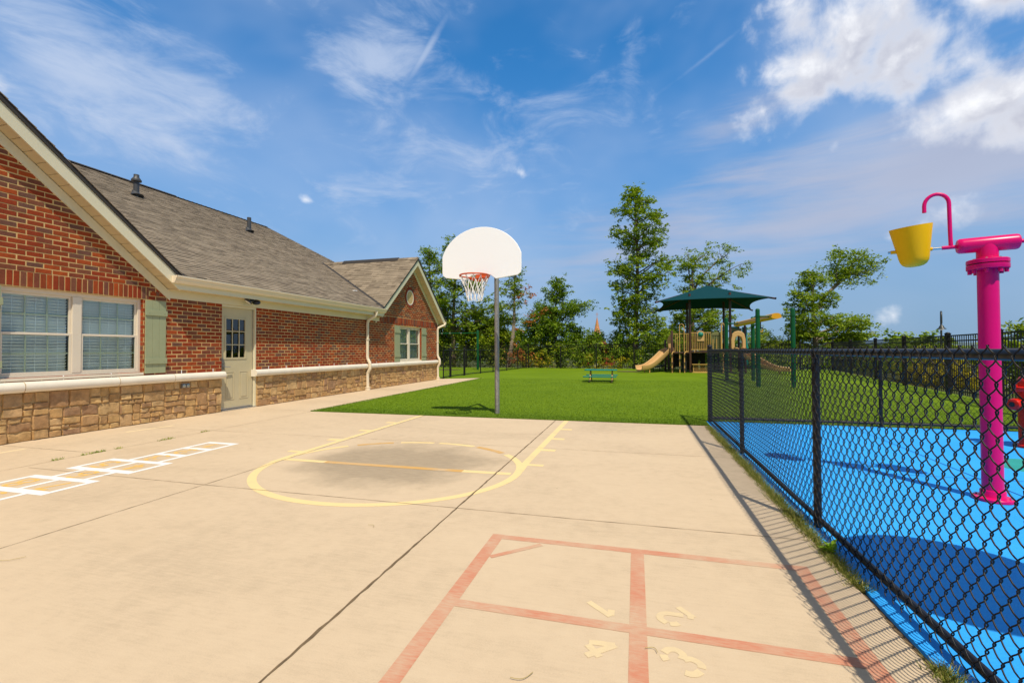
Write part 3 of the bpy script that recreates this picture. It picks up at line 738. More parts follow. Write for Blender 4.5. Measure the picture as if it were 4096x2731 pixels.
# stone base: irregular ashlar, each stone a pillowed block
st = MB()
def stone(y0, y1, z0, z1, x=WX+.005):
    g = .0035; y0 += g; y1 -= g; z0 += g; z1 -= g
    ny = max(4, int((y1-y0)/.03)); nz = max(4, int((z1-z0)/.03))
    dpt = rnd.uniform(.016, .034); tl = rnd.uniform(-.012, .012); tz = rnd.uniform(-.012, .008)
    vs = []; ph = rnd.uniform(0, 9)
    for j in range(nz+1):
        for i in range(ny+1):
            u, w = i/ny, j/nz
            u = 0 if i == 0 else 1 if i == ny else (.011/(y1-y0) + (1-.022/(y1-y0))*(i-1)/(ny-2)); w = 0 if j == 0 else 1 if j == nz else (.011/(z1-z0) + (1-.022/(z1-z0))*(j-1)/(nz-2))
            e = min(u*(y1-y0), (1-u)*(y1-y0), w*(z1-z0), (1-w)*(z1-z0))
            k = min(1, e/.010)**.7 if e > 0 else 0
            d = k*(dpt + tl*(u-.5) + tz*(w-.5) + .007*math.sin(7*u+ph+3*w) + rnd.uniform(-.005, .005))
            jy = 0 if i in (0, 1, ny-1, ny) else rnd.uniform(-.005, .005); jz = 0 if j in (0, 1, nz-1, nz) else rnd.uniform(-.005, .005)
            ey = rnd.uniform(-.003, .003)
            vs.append((x-.012 + d, y0 + u*(y1-y0) + jy + ey, z0 + w*(z1-z0) + jz + rnd.uniform(-.002, .002)))
    fs = [(j*(ny+1)+i, j*(ny+1)+i+1, (j+1)*(ny+1)+i+1, (j+1)*(ny+1)+i) for j in range(nz) for i in range(ny)]
    st.add(vs, fs)
def split(y0, y1, z0, z1):
    w, h = y1-y0, z1-z0
    if w > .75 or (w > h*2.6 and w > .17) or w > .42:
        c = y0 + w*rnd.uniform(.36, .64); split(y0, c, z0, z1); split(c, y1, z0, z1)
    elif h > .26 or (h > .16 and rnd.random() < .55):
        c = z0 + h*rnd.uniform(.38, .62); split(y0, y1, z0, c); split(y0, y1, c, z1)
    elif w > .26 and rnd.random() < .45:
        c = y0 + w*rnd.uniform(.35, .65); split(y0, c, z0, z1); split(c, y1, z0, z1)
    else: stone(y0, y1, z0, z1)
for a, b in ((YN, 7.39), (8.275, YF)):
    y = a; st = MB()
    while y < b-.02:
        q = y + rnd.uniform(.55, .95)
        if b - q < .3: q = b
        c = rnd.uniform(.26, .44)
        split(y, q, .0, c); split(y, q, c, .668)
        y = q
    st.build('stone_base', M['stone'], BLD, smooth=True)
sb = MB(); sb.box(WX-.2, WX-.008+.006, YN, 7.388, -.06, .672); sb.box(WX-.2, WX-.008+.006, 8.277, YF-.004, -.06, .672)
sb.build('stone_mortar', M['stone_mortar'], BLD)
# half-round cast stone band in lengths with mortar joints
bj = [YN, -3.4, -1.2, 1.1, 2.9, 4.27, 5.45, 6.36, 7.42]
bj2 = [8.18, 9.24, 10.24, 11.15, 12.15, 13.07, 14.06, 14.95, 15.94, 16.78, YF+.02]
for L in (bj, bj2):
    for a, b in zip(L, L[1:]):
        bd = MB(); pr = [(WX-.06, .668), (WX+.045, .668)] + [(WX+.045 + .062*math.sin(t*PI/10), .74-.072*math.cos(t*PI/10)) for t in range(1, 10)] + [(WX+.045, .812), (WX-.06, .812)]
        bd.prism(pr, lambda p, q, t: (p, t, q), a+.005, b-.005)
        bd.build('sill_band', M['band'], BLD, smooth=True, fixn=True)
    for a in L[1:-1]:
        jm = MB()
        pr = [(WX-.06, .670), (WX+.043, .670)] + [(WX+.043 + .060*math.sin(t*PI/10), .74-.070*math.cos(t*PI/10)) for t in range(1, 10)] + [(WX+.043, .810), (WX-.06, .810)]
        jm.prism(pr, lambda p, q, t: (p, t, q), a-.0052, a+.0052)
        jm.build('band_joint', M['stone_mortar'], BLD, fixn=True)
# weep vents in the lowest course
for y in [4.75, 5.38, 6.55, 7.2, 8.62, 9.16, 9.72, 10.34, 10.96, 11.55, 13.1, 13.7]:
    w = MB(); w.box(WX-.01, WX+.004, y-.005, y+.005, .815, .878); w.build('weep_vent', M['board'], BLD)
# --- roof
EX, EZ, SL = -7.735, 2.565, .5
RX = -16.6
nrm = Vector((SL, 0, 1)).normalized(); ups = Vector((-1, 0, SL)).normalized()
def main_z(x): return EZ + SL*(EX - x)
def shingles(mb, O, U, Wv, Nn, ulen, vlen, expo, keep, lift=0.0):
    k = 0; v = 0.0
    while v < vlen:
        u = -rnd.uniform(0, .2); h = min(expo*1.14, vlen-v+.01)
        while u < ulen:
            w = rnd.choice((.09, .13, .17, .21, .27, .33)); t = rnd.choice((.003, .004, .007, .010))
            a, b = max(u, 0), min(u+w, ulen)
            if b - a > .01:
                P = O + U*((a+b)/2) + Wv*(v + h/2)
                if keep(P):
                    j = rnd.uniform(-.007, .007)
                    c = [O + U*a + Wv*(v+j) , O + U*b + Wv*(v+j), O + U*b + Wv*(v+h), O + U*a + Wv*(v+h)]
                    vs = [c[0] + Nn*(t+.006+lift), c[1] + Nn*(t+.006+lift), c[2] + Nn*(.002+lift), c[3] + Nn*(.002+lift), c[0] + Nn*lift, c[1] + Nn*lift]
                    mb.add(vs, [(0,1,2,3), (4,5,1,0), (4,0,3), (5,2,1)])
            u += w
        k += 1; v += expo
def keep_main(P):
    for g in (G_A, G_B):
        if g['yl']-.03 < P.y < g['yr']+.03:
            if P.x > -8.12 or P.z < gline(g, P.y) - .10: return False
    return True
sh = MB()
shingles(sh, Vector((EX+.02, 3.0, EZ-.01)), Vector((0,1,0)), ups, nrm, 14.62, (EX-RX)*math.hypot(1, SL), .128, keep_main)
# shingles of the far gable, slope towards the court entrance
gb = G_B; sy = (gb['zp']-gb['zl'])/(gb['yp']-gb['yl'])
Wg = Vector((0, 1, sy)).normalized(); Ng = Vector((0, -sy, 1)).normalized()
shingles(sh, Vector((FX+.035, gb['yl']-.04, gb['zl']-.04*sy-.012)), Vector((-1,0,0)), Wg, Ng, 5.2, (gb['yp']-gb['yl']+.04)*math.hypot(1, sy), .128, lambda P: P.z > main_z(P.x)-.02)
ga = G_A; sa = (ga['zp']-ga['zr'])/(ga['yr']-ga['yp'])
Wa = Vector((0, -1, sa)).normalized(); Na = Vector((0, sa, 1)).normalized()
shingles(sh, Vector((-13.5, ga['yr']+.04, ga['zr']-.04*sa-.012)), Vector((1,0,0)), Wa, Na, 13.5+FX+.035, (ga['yr']+.04-ga['yp'])*math.hypot(1, sa), .128, lambda P: P.z > main_z(P.x)-.02)
ROOF = sh.build('roof', M['shingle'], BLD)
# roof decks (solid slabs under the shingles)
dk = MB()
dk.prism([(EX+.02, EZ-.012), (RX, main_z(RX)-.002), (RX-8, main_z(RX)-4), (RX-8, 2.4), (EX-.1, 2.47)], lambda p, q, t: (p, t, q), 6.33, 13.0)
dk.prism([(-8.12, main_z(-8.12)-.004), (RX, main_z(RX)-.004), (RX-8, main_z(RX)-4.004), (RX-8, 2.402), (-8.12, 2.402)], lambda p, q, t: (p, t, q), 13.0, 17.62)
dk.prism([(-8.5, main_z(-8.5)-.006), (RX, main_z(RX)-.006), (RX-8, main_z(RX)-4.006), (RX-8, 2.404), (-8.5, 2.404)], lambda p, q, t: (p, t, q), -6, 6.33)
for g in (G_A, G_B):
    t = .065
    pl = [(g['yl']-.03, g['zl']-.035), (g['yp'], g['zp']-.008), (g['yr']+.03, g['zr']-.035), (g['yr']+.03, g['zr']-.035-t), (g['yp'], g['zp']-t-.02), (g['yl']-.03, g['zl']-.035-t)]
    xe = -14.5 if g is G_A else -12.3
    dk.prism([(p, q-.004) for p, q in pl], lambda p, q, tt: (tt, p, q), FX+.02, xe)
dk.build('roof_deck', M['roof_dark'], BLD, fixn=True)
# ridge caps, valley metal and a raised ridge vent
rc = MB()
y = 3.2
while y < 17.55:
    for s in (1, -1):
        rc.add([(RX, y, main_z(RX)+.035), (RX, y+.21, main_z(RX)+.028), (RX+s*.16, y+.21, main_z(RX)-.06+.028), (RX+s*.16, y, main_z(RX)-.06+.035)], [(0,1,2,3)])
    rc.box(RX-.05, RX+.05, y, y+.006, main_z(RX)-.02, main_z(RX)+.034)
    y += .19
rc.build('ridge_cap', M['shingle'], BLD); rc = MB()
x = FX
while x > -11.9:
    for s in (1, -1):
        rc.add([(x, gb['yp'], gb['zp']+.022), (x-.21, gb['yp'], gb['zp']+.016), (x-.21, gb['yp']+s*.13, gb['zp']-.095), (x, gb['yp']+s*.13, gb['zp']-.088)], [(0,1,2,3)])
    x -= .19
rc.build('ridge_cap', M['shingle'], BLD)
rvn = MB(); rvn.prism([(-.13, -.085), (0, .045), (.13, -.085), (.13, -.10), (0, .02), (-.13, -.10)], lambda p, q, t: (t, gb['yp']+p, gb['zp']+q), -8.6, -11.0)
rvn.build('ridge_vent', M['roof_dark'], BLD, fixn=True)
# ridge vent of main roof reads as a thin dark line
rv2 = MB(); rv2.prism([(-.2, -.11), (0, .06), (.2, -.11)], lambda p, q, t: (RX+p, t, main_z(RX)+q), 3.0, 13.2); rv2.build('ridge_vent', M['roof_dark'], BLD, fixn=True)
xv = lambda z: EX - (z-EZ)/SL
va, vb = (xv(gb['zl'])-.0, gb['yl'], gb['zl']), (xv(gb['zp']), gb['yp'], gb['zp'])
vl = MB(); vl.bar((va[0], va[1]-.02, va[2]+.016), (vb[0], vb[1]-.02, vb[2]+.016), .11, .012, (SL*.6, -.45, 1)); vl.build('valley_metal', M['roof_dark'], BLD)
# hanging scrap caught in the valley
sc = MB(); sc.box(-9.02, -8.90, 13.18, 13.30, main_z(-8.96)+.01, main_z(-8.96)+.035); sc.build('valley_patch', M['board'], BLD)
# rake boards: fascia, panelled soffit, frieze
def rake(g, panels):
    for side in (-1, 1):
        ye, ze = (g['yr'], g['zr']) if side > 0 else (g['yl'], g['zl'])
        yp, zp = g['yp'], g['zp']
        L = lambda y: zp + (y-yp)*(ze-zp)/(ye-yp)
        bd = MB(); bd.prism([(yp, zp-.074), (ye, ze-.074), (ye, ze-.298), (yp, zp-.298)], lambda p, q, t: (t, p, q), FX-.022, FX)
        bd.build('rake_board', M['trim'], BLD, fixn=True)
        yw = min(ye, YF) if side > 0 else ye
        fz = MB(); fz.prism([(yp, zp-.31), (yw, L(yw)-.31), (yw, L(yw)-.47), (yp, zp-.47)], lambda p, q, t: (t, p, q), WX-.02, WX+.018)
        fz.build('frieze_board', M['trim'], BLD, fixn=True)
        n = max(3, int(abs(ye-yp)/.135)); so_ = MB()
        for k in range(n):
            a, b = k/n, (k+1)/n; e = .0035/abs(ye-yp)
            q = lambda u: (yp + (ye-yp)*u)
            so_.prism([(q(a+e), L(q(a+e))-.278), (q(b-e), L(q(b-e))-.278), (q(b-e), L(q(b-e))-.296), (q(a+e), L(q(a+e))-.296)], lambda p, qq, t: (t, p, qq), WX-.02, FX-.024)
        so_.build('soffit', M['soffit'], BLD, fixn=True)
rake(G_A, 1); rake(G_B, 1)
# eave between the gables
ev = MB(); ev.box(FX-.022, FX-.001, 6.312, 13.048, 2.318, 2.55); ev.build('fascia', M['trim'], BLD)
ev = MB(); ev.box(WX-.02, FX-.024, 6.27, 13.3, 2.322, 2.336); ev.build('soffit', M['soffit'], BLD)
ev = MB(); ev.box(WX-.02, WX+.020, 6.262, 13.25, 2.172, 2.3215); ev.build('frieze_board', M['trim'], BLD)
def gutter(y0, y1, z=2.545):
    g = MB(); pr = [(FX, z), (FX, z-.125), (FX+.055, z-.125), (FX+.085, z-.085), (FX+.10, z-.045), (FX+.122, z-.018), (FX+.122, z+.004), (FX+.112, z+.004), (FX+.110, z-.02), (FX+.088, z-.04), (FX+.074, z-.083), (FX+.05, z-.113), (FX+.012, z-.113), (FX+.012, z)]
    g.prism(pr, lambda p, q, t: (p, t, q), y0, y1)
    for e in (y0, y1-.004): g.prism(pr[:7], lambda p, q, t: (p, t, q), e-.001, e+.005)
    return g.build('gutter', M['gutter'], BLD, fixn=True)
gutter(6.16, 13.16)
ge = MB(); ge.prism([(0, 0), (0, -.11), (.05, -.11), (.1, -.04), (.12, -.015), (.12, 0)], lambda p, q, t: (t, 18.06+p, 2.52+q), FX+.0, -12.0); ge.build('gutter', M['gutter'], BLD, fixn=True)
# downspouts: crimped elbows, straight run, kick-out over the band, boot
def downspout(y, ytop, xtop, ztop):
    wx = WX+.058
    P = [(xtop, ytop, ztop), (xtop, ytop, ztop-.07), (xtop-.02, ytop*.9+y*.1, ztop-.13), (wx+.03, y+.01, 2.16), (wx, y, 2.07), (wx, y, 1.04), (wx+.01, y, .97), (wx+.085, y, .84), (wx+.095, y, .75), (wx+.09, y, .66), (wx+.015, y, .53), (wx+.005, y, .46), (wx+.012, y, .10)]
    pts = []; rr = []
    for a, b in zip(P, P[1:]):
        a = Vector(a); b = Vector(b); n = max(1, int((b-a).length/.018))
        crimp = (b-a).length < .2
        for k in range(n):
            pts.append(a.lerp(b, k/n)); rr.append(.046 + (.0035 if crimp and len(pts) % 2 else 0))
    pts.append(Vector(P[-1])); rr.append(.046)
    m = MB(); m.tube(pts, rr, 12); D = m.build('downspout', M['gutter'], BLD, smooth=True)
    bt = MB(); bt.lathe([(.078, 0), (.08, .075), (.088, .078), (.088, .098), (.05, .10)], (wx+.012, y, 0), 18); bt.build('downspout_boot', M['gutter'], D)
    st_ = MB(); st_.box(WX, wx+.05, y-.052, y+.052, 1.55, 1.575); st_.build('strap', M['gutter'], D)
downspout(12.50, 12.62, FX+.05, 2.43); downspout(17.70, 18.02, FX+.02, 2.42)
# --- windows
def window(y0, y1, z0, z1, mull, x=-8.155, rail=None):
    W_ = thing_part('window', (x, (y0+y1)/2, z0))
    fr = MB(); t = .05
    fr.box(x-.03, x+.035, y0, y0+t, z0, z1); fr.box(x-.03, x+.035, y1-t, y1, z0, z1)
    fr.box(x-.03, x+.034, y0+t, y1-t, z1-t-.012, z1); fr.box(x-.03, x+.034, y0+t, y1-t, z0, z0+.045)
    fr.box(x-.03, x+.038, mull-.058, mull+.058, z0+.045, z1-t-.012)
    fr.build('frame', M['win_frame'], W_, bevel=.004)
    sl_ = MB(); sl_.box(x+.036, WX+.02, y0, y1, z0-.035, z0+.004); sl_.build('sill', M['win_frame'], W_, bevel=.004)
    rail = rail or (z0+z1)/2 - .02
    for a, b in ((y0+t, mull-.058), (mull+.058, y1-t)):
        for lo, hi, dx, nm in ((z0+.045, rail+.018, .012, 'lower'), (rail-.018, z1-t-.012, -.008, 'upper')):
            s = MB(); w = .03
            s.box(x+dx-.014, x+dx+.014, a, a+w, lo, hi); s.box(x+dx-.014, x+dx+.014, b-w, b, lo, hi)
            s.box(x+dx-.013, x+dx+.0135, a+w, b-w, lo, lo+.034); s.box(x+dx-.013, x+dx+.0135, a+w, b-w, hi-.034, hi)
            s.build('sash', M['win_frame'], W_, bevel=.003)
            g = MB(); g.box(x+dx-.003, x+dx+.003, a+w, b-w, lo+.034, hi-.034); g.build('pane', M['glass'], W_)
            mu = MB()
            for k in (1, 2):
                yy = a+w + (b-a-2*w)*k/3; mu.box(x+dx-.010, x+dx-.005, yy-.008, yy+.008, lo+.034, hi-.034)
            zz = (lo+hi)/2; mu.box(x+dx-.0105, x+dx-.0055, a+w, b-w, zz-.008, zz+.008)
            mu.build('muntin', M['muntin'], W_)
        bl = MB(); zz = z0+.05
        while zz < z1-.06:
            tl = -.80 + rnd.uniform(-.05, .05)
            yy0, yy1 = a+.03, b-.03
            c, s_ = math.cos(tl)*.0265, math.sin(tl)*.0265
            bl.add([(x-.05+c, yy0, zz-s_), (x-.05+c, yy1, zz-s_), (x-.05-c, yy1, zz+s_), (x-.05-c, yy0, zz+s_)], [(0,1,2,3)])
            bl.add([(x-.05+c, yy0, zz-s_-.003), (x-.05-c, yy0, zz+s_-.003), (x-.05-c, yy1, zz+s_-.003), (x-.05+c, yy1, zz-s_-.003)], [(0,1,2,3)])
            zz += .0435
        for fr_ in (.18, .5, .82):
            yy = a + (b-a)*fr_; bl.box(x-.026, x-.024, yy-.0015, yy+.0015, z0+.05, z1-.06)
        bl.build('blind', M['blind'], W_)
        dk_ = MB(); dk_.box(x-.30, x-.29, a, b, z0, z1); dk_.build('room_shade', M['interior'], W_)
    return W_
def thing_part(name, loc):
    o = bpy.data.objects.new(name, None); COL.objects.link(o); o.parent = BLD
    o.location = Vector(loc) - ORG[BLD.name]; ORG[o.name] = Vector(loc); return o
window(4.03, 5.865, .86, 2.105, 4.945, rail=1.475); window(14.61, 16.30, .84, 2.085, 15.42, rail=1.46); window(-1.2, .6, .86, 2.105, -.3)
def shutter(y0, y1, z0, z1):
    s = MB(); n = 3; w = (y1-y0)/n
    for k in range(n): s.box(WX+.004, WX+.026, y0+k*w+.0015, y0+(k+1)*w-.0015, z0, z1)
    sh_ = s.build('shutter', M['shutter'], BLD, bevel=.002)
    for zc in (z1-.21, z0+.21):
        b = MB(); b.box(WX+.0265, WX+.046, y0-.012, y1+.012, zc-.048, zc+.048)
        for yy in (y0+.045, y1-.045): b.lathe([(.009, 0), (.007, .006), (0, .008)], (WX+.046, yy, zc), 8, Matrix.Rotation(PI/2, 3, 'Y'))
        b.build('batten', M['shutter'], sh_, bevel=.003)
shutter(5.885, 6.235, .845, 2.095); shutter(3.68, 4.045, .845, 2.095); shutter(14.235, 14.60, .83, 2.09); shutter(16.32, 16.70, .83, 2.09)
# --- door
DX = -8.125
D = thing_part('door', (DX, 7.83, 0))
lf = MB(); a, b = 7.40, 8.235; y0, y1, z0, z1 = 7.535, 8.045, 1.075, 1.91
lf.box(DX-.04, DX, a, y0, .03, 2.125); lf.box(DX-.04, DX, y1, b, .03, 2.125); lf.box(DX-.04, DX-.0002, y0, y1, .03, z0); lf.box(DX-.04, DX-.0002, y0, y1, z1, 2.125)
lf.build('leaf', M['door'], D)
fr = MB(); fr.box(DX-.06, WX-.012, 8.236, 8.273, 0, 2.168); fr.box(DX-.06, WX-.012, 7.392, 7.399, 0, 2.168); fr.box(DX-.06, WX-.013, 7.399, 8.236, 2.127, 2.168)
fr.build('door_frame', M['trim'], D)
ed = MB(); ed.box(DX-.02, DX+.012, 8.218, 8.2355, .03, 2.125); ed.build('weather_strip', M['steel'], D)
lt = MB()
for q in (y0, y1): lt.box(DX-.012, DX+.010, q-.022, q+.012, z0-.022, z1+.022)
for q in (z0, z1): lt.box(DX-.012, DX+.0095, y0+.012, y1-.012, q-.022, q+.012)
for k in (1, 2):
    yy = y0 + (y1-y0)*k/3; lt.box(DX-.006, DX+.004, yy-.009, yy+.009, z0+.012, z1-.012)
    zz = z0 + (z1-z0)*k/3; lt.box(DX-.0055, DX+.0035, y0+.012, y1-.012, zz-.009, zz+.009)
lt.build('lite_frame', M['door'], D)
pn = MB(); pn.box(DX-.022, DX-.014, y0, y1, z0, z1); pn.build('pane', M['door_glass'], D)
bk = MB(); bk.box(DX-.6, DX-.58, 7.3, 8.5, 0, 2.2); bk.build('hallway', M['interior'], D)
for pa, pb in ((7.545, 7.755), (7.885, 8.11)):
    p = MB(); za, zb = .215, .795; w = .014
    p.box(DX-.001, DX+.007, pa, pa+w, za, zb); p.box(DX-.001, DX+.007, pb-w, pb, za, zb); p.box(DX-.001, DX+.0068, pa+w, pb-w, zb-w, zb); p.box(DX-.001, DX+.0068, pa+w, pb-w, za, za+w)
    p.box(DX-.001, DX+.008, pa+.042, pb-.042, za+.042, zb-.042)
    p.build('panel', M['door'], D, bevel=.004)
h = MB(); h.box(DX-.001, DX+.03, 7.42, 7.492, .84, 1.06); h.lathe([(.016, 0), (.016, .006), (.0, .008)], (DX+.03, 7.456, .98), 12, Matrix.Rotation(PI/2, 3, 'Y'))
HN = h.build('handle', M['grey_plate'], D, bevel=.006)
h = MB(); h.tube([(DX+.03, 7.456, .90), (DX+.075, 7.456, .90), (DX+.078, 7.49, .90), (DX+.07, 7.60, .895)], .011, 10); h.build('lever', M['steel'], HN, smooth=True)
th = MB(); th.box(DX-.05, WX+.015, 7.395, 8.27, .0, .022); th.build('threshold', M['steel'], D, bevel=.004)
kp = MB(); kp.box(DX, DX+.004, a+.004, b-.02, .032, .06); kp.build('door_sweep', M['steel'], D)
# --- round gable vent
V_ = thing_part('gable_vent', (WX, VC[0], VC[1]))
rg = MB()
for k in range(34):
    t0, t1 = 2*PI*k/34 + .012, 2*PI*(k+1)/34 - .012
    q = lambda r, t, x: (x, VC[0]+r*math.cos(t), VC[1]+r*math.sin(t))
    vs = [q(.285, t0, WX+.012), q(.285, t1, WX+.012), q(.405, t1, WX+.012), q(.405, t0, WX+.012), q(.285, t0, WX-.03), q(.285, t1, WX-.03), q(.405, t1, WX-.03), q(.405, t0, WX-.03)]
    rg.add(vs, [(0,1,2,3), (4,5,1,0), (5,6,2,1), (6,7,3,2), (7,4,0,3)])
rg.build('brick_ring', M['brick'], V_, fixn=False)
bo = MB(); bo.lathe([(.30, -.05), (.41, -.05), (.41, .001), (.30, .001)], (WX, VC[0], VC[1]), 40, Matrix.Rotation(PI/2, 3, 'Y')); bo.build('mortar_ring', M['mortar'], V_)
fr = MB(); fr.lathe([(.235, .0), (.282, .0), (.282, .02), (.25, .026), (.235, .02), (.235, .0)], (WX-.012, VC[0], VC[1]), 40, Matrix.Rotation(PI/2, 3, 'Y')); fr.build('frame', M['win_frame'], V_, smooth=True)
lv = MB(); zz = VC[1]-.2
while zz < VC[1]+.22:
    hw_ = math.sqrt(max(0.0, .236**2-(zz-VC[1])**2))
    lv.add([(WX+.004, VC[0]-hw_, zz-.012), (WX+.004, VC[0]+hw_, zz-.012), (WX-.03, VC[0]+hw_, zz+.014), (WX-.03, VC[0]-hw_, zz+.014), (WX+.000, VC[0]-hw_, zz-.018), (WX+.000, VC[0]+hw_, zz-.018), (WX-.034, VC[0]+hw_, zz+.008), (WX-.034, VC[0]-hw_, zz+.008)],
           [(0,1,2,3), (7,6,5,4), (0,4,5,1)]); zz += .052
lv.build('louvre', M['win_frame'], V_)
bk = MB(); bk.lathe([(0, 0), (.25, 0)], (WX-.04, VC[0], VC[1]), 30, Matrix.Rotation(PI/2, 3, 'Y')); bk.build('dark_backing', M['interior'], V_)  # dark disc stands in for the shade behind the slats
# --- floodlight under the eave, junction box, roof pipes
F_ = thing_part('floodlight', (WX+.16, 7.98, 2.318))
m = MB(); m.lathe([(.05, -.02), (.05, 0)], (WX+.155, 7.98, 2.316), 16); m.tube([(WX+.155, 7.93, 2.285), (WX+.155, 8.03, 2.285)], .014, 8); m.build('bracket', M['dark_metal'], F_)
for yy, s in ((7.875, -1), (8.09, 1)):
    Rm = Matrix.Rotation(.5*s, 3, 'X') @ Matrix.Rotation(.35, 3, 'Y')
    m = MB(); m.lathe([(.078, -.016), (.082, 0), (.072, .02), (.04, .036), (0, .04)], (WX+.165, yy, 2.268), 20, Rm); Hd = m.build('lamp_head', M['dark_metal'], F_, smooth=True)
    g = MB(); g.lathe([(.0, -.02), (.07, -.017)], (WX+.165, yy, 2.268), 20, Rm); g.build('lens', M['board'], Hd)
m = MB(); m.box(WX+.005, WX+.05, 6.52, 6.68, .545, .625)
jb = m.build('outlet_box', M['grey_plate'], BLD, bevel=.004)
for yy in (6.56, 6.64):
    m = MB(); m.lathe([(.03, 0), (.03, .008), (.02, .012), (.0, .012)], (WX+.05, yy, .586), 14, Matrix.Rotation(PI/2, 3, 'Y')); m.build('outlet_cover', M['steel'], jb)
def roof_pipe(x, y, h, r, cap):
    z = main_z(x); m = MB(); m.lathe([(r, -.1), (r, h)], (x, y, z), 16); p = m.build('vent_pipe', M['vent_pipe'], BLD, smooth=True)
    f = MB(); f.lathe([(r*2.6, 0), (r*1.6, .05), (r*1.12, .16), (r*1.1, .18)], (x, y, z), 18, Matrix.Rotation(-.28, 3, 'Y')); f.build('flashing', M['vent_pipe'], p, smooth=True)
    if cap:
        f = MB(); f.lathe([(r*1.05, h-.02), (r*1.75, h+.0), (r*1.8, h+.04), (r*.95, h+.13), (r*.95, h+.2), (0, h+.2)], (x, y, z), 18); f.build('rain_cap', M['vent_pipe'], p, smooth=True)
roof_pipe(-14.2, 10.09, .44, .072, True); roof_pipe(-14.0, 13.98, .54, .07, False)
# ---------------------------------------------------------------- basketball hoop
HB = thing('basketball_hoop', (-2.585, 8.47, 0), 'basketball hoop with white fan-shaped backboard, orange rim and grey steel pole on the turf edge', 'basketball hoop')
m = MB(); m.tube([(-2.585, 8.47, 0), (-2.59, 8.47, 2.72)], .046, 20); m.build('pole', M['galv'], HB, smooth=True)
m = MB(); m.tube([(-2.59, 8.47, 2.62), (-2.592, 8.25, 2.74), (-2.595, 7.62, 2.78)], .034, 12); m.build('arm', M['galv'], HB, smooth=True)
bx, by = -2.597, 7.575
prof = [(-.27, 2.455), (-.66, 2.505), (-.715, 2.545), (-.728, 2.60), (-.728, 2.885), (-.70, 2.955)]
for k in range(1, 18):
    t = PI - .42 - (PI - .84)*k/18
    prof.append((.728*math.cos(t)/math.cos(.42)*.965, 2.955 + (3.375-2.955)*((math.sin(t)-math.sin(.42))/(1-math.sin(.42)))))
prof += [(.70, 2.955), (.728, 2.885), (.728, 2.60), (.715, 2.545), (.66, 2.505), (.27, 2.455), (.17, 2.53), (-.17, 2.53)]
m = MB(); m.prism([(p, q) for p, q in prof], lambda p, q, t: (bx+p, t, q), by-.016, by+.016)
BB = m.build('backboard', M['board'], HB, bevel=.008, fixn=True)
m = MB()
for x in (-.4, 0, .4): m.bar((bx+x, by+.03, 2.6), (bx+x, by+.03, 3.1), .03)
m.bar((bx-.55, by+.05, 2.75), (bx+.55, by+.05, 2.75), .035); m.build('back_brace', M['galv'], HB)
rx, ry, rz, rr = -2.578, 7.185, 2.462, .247
m = MB(); m.tube([(rx+rr*math.cos(2*PI*k/40), ry+rr*math.sin(2*PI*k/40), rz) for k in range(41)], .0125, 10, cap=False)
m.box(rx-.11, rx+.11, by-.14, by-.018, rz-.045, rz-.004); m.box(rx-.11, rx+.11, by-.024, by-.017, rz-.05, rz+.08)
for s in (-1, 1): m.bar((rx+s*.10, by-.03, rz-.03), (rx+s*.19, ry+.15, rz-.006), .014, .03)
for k in range(12):
    t = 2*PI*(k+.5)/12; m.tube([(rx+(rr-.0)*math.cos(t+d), ry+rr*math.sin(t+d), rz-.012-.014*(1-abs(d)/.06)) for d in (-.06, -.03, 0, .03, .06)], .0035, 5)
RM = m.build('rim', M['rim'], HB, smooth=True)
m = MB()
rad = lambda u: rr*(1-u)**1.0*.98 + .118*u + .02*math.sin(PI*u)*-1.0
for k in range(12):
    for s in (1, -1):
        pts = []
        for i in range(15):
            u = i/14; t = 2*PI*(k+.5)/12 + s*(2*PI/12)*.5*min(1, u*2.2)*1.0 + s*(2*PI/12)*1.2*max(0, u-.40)
            r = rad(u) + .004*math.sin(9*u+k); zz = rz-.022 - .395*u - .010*math.sin(k*2.1)*u
            pts.append((rx + r*math.cos(t), ry + r*math.sin(t), zz))
        m.tube(pts, .0058, 6)
m.build('net', M['net'], RM, smooth=True)
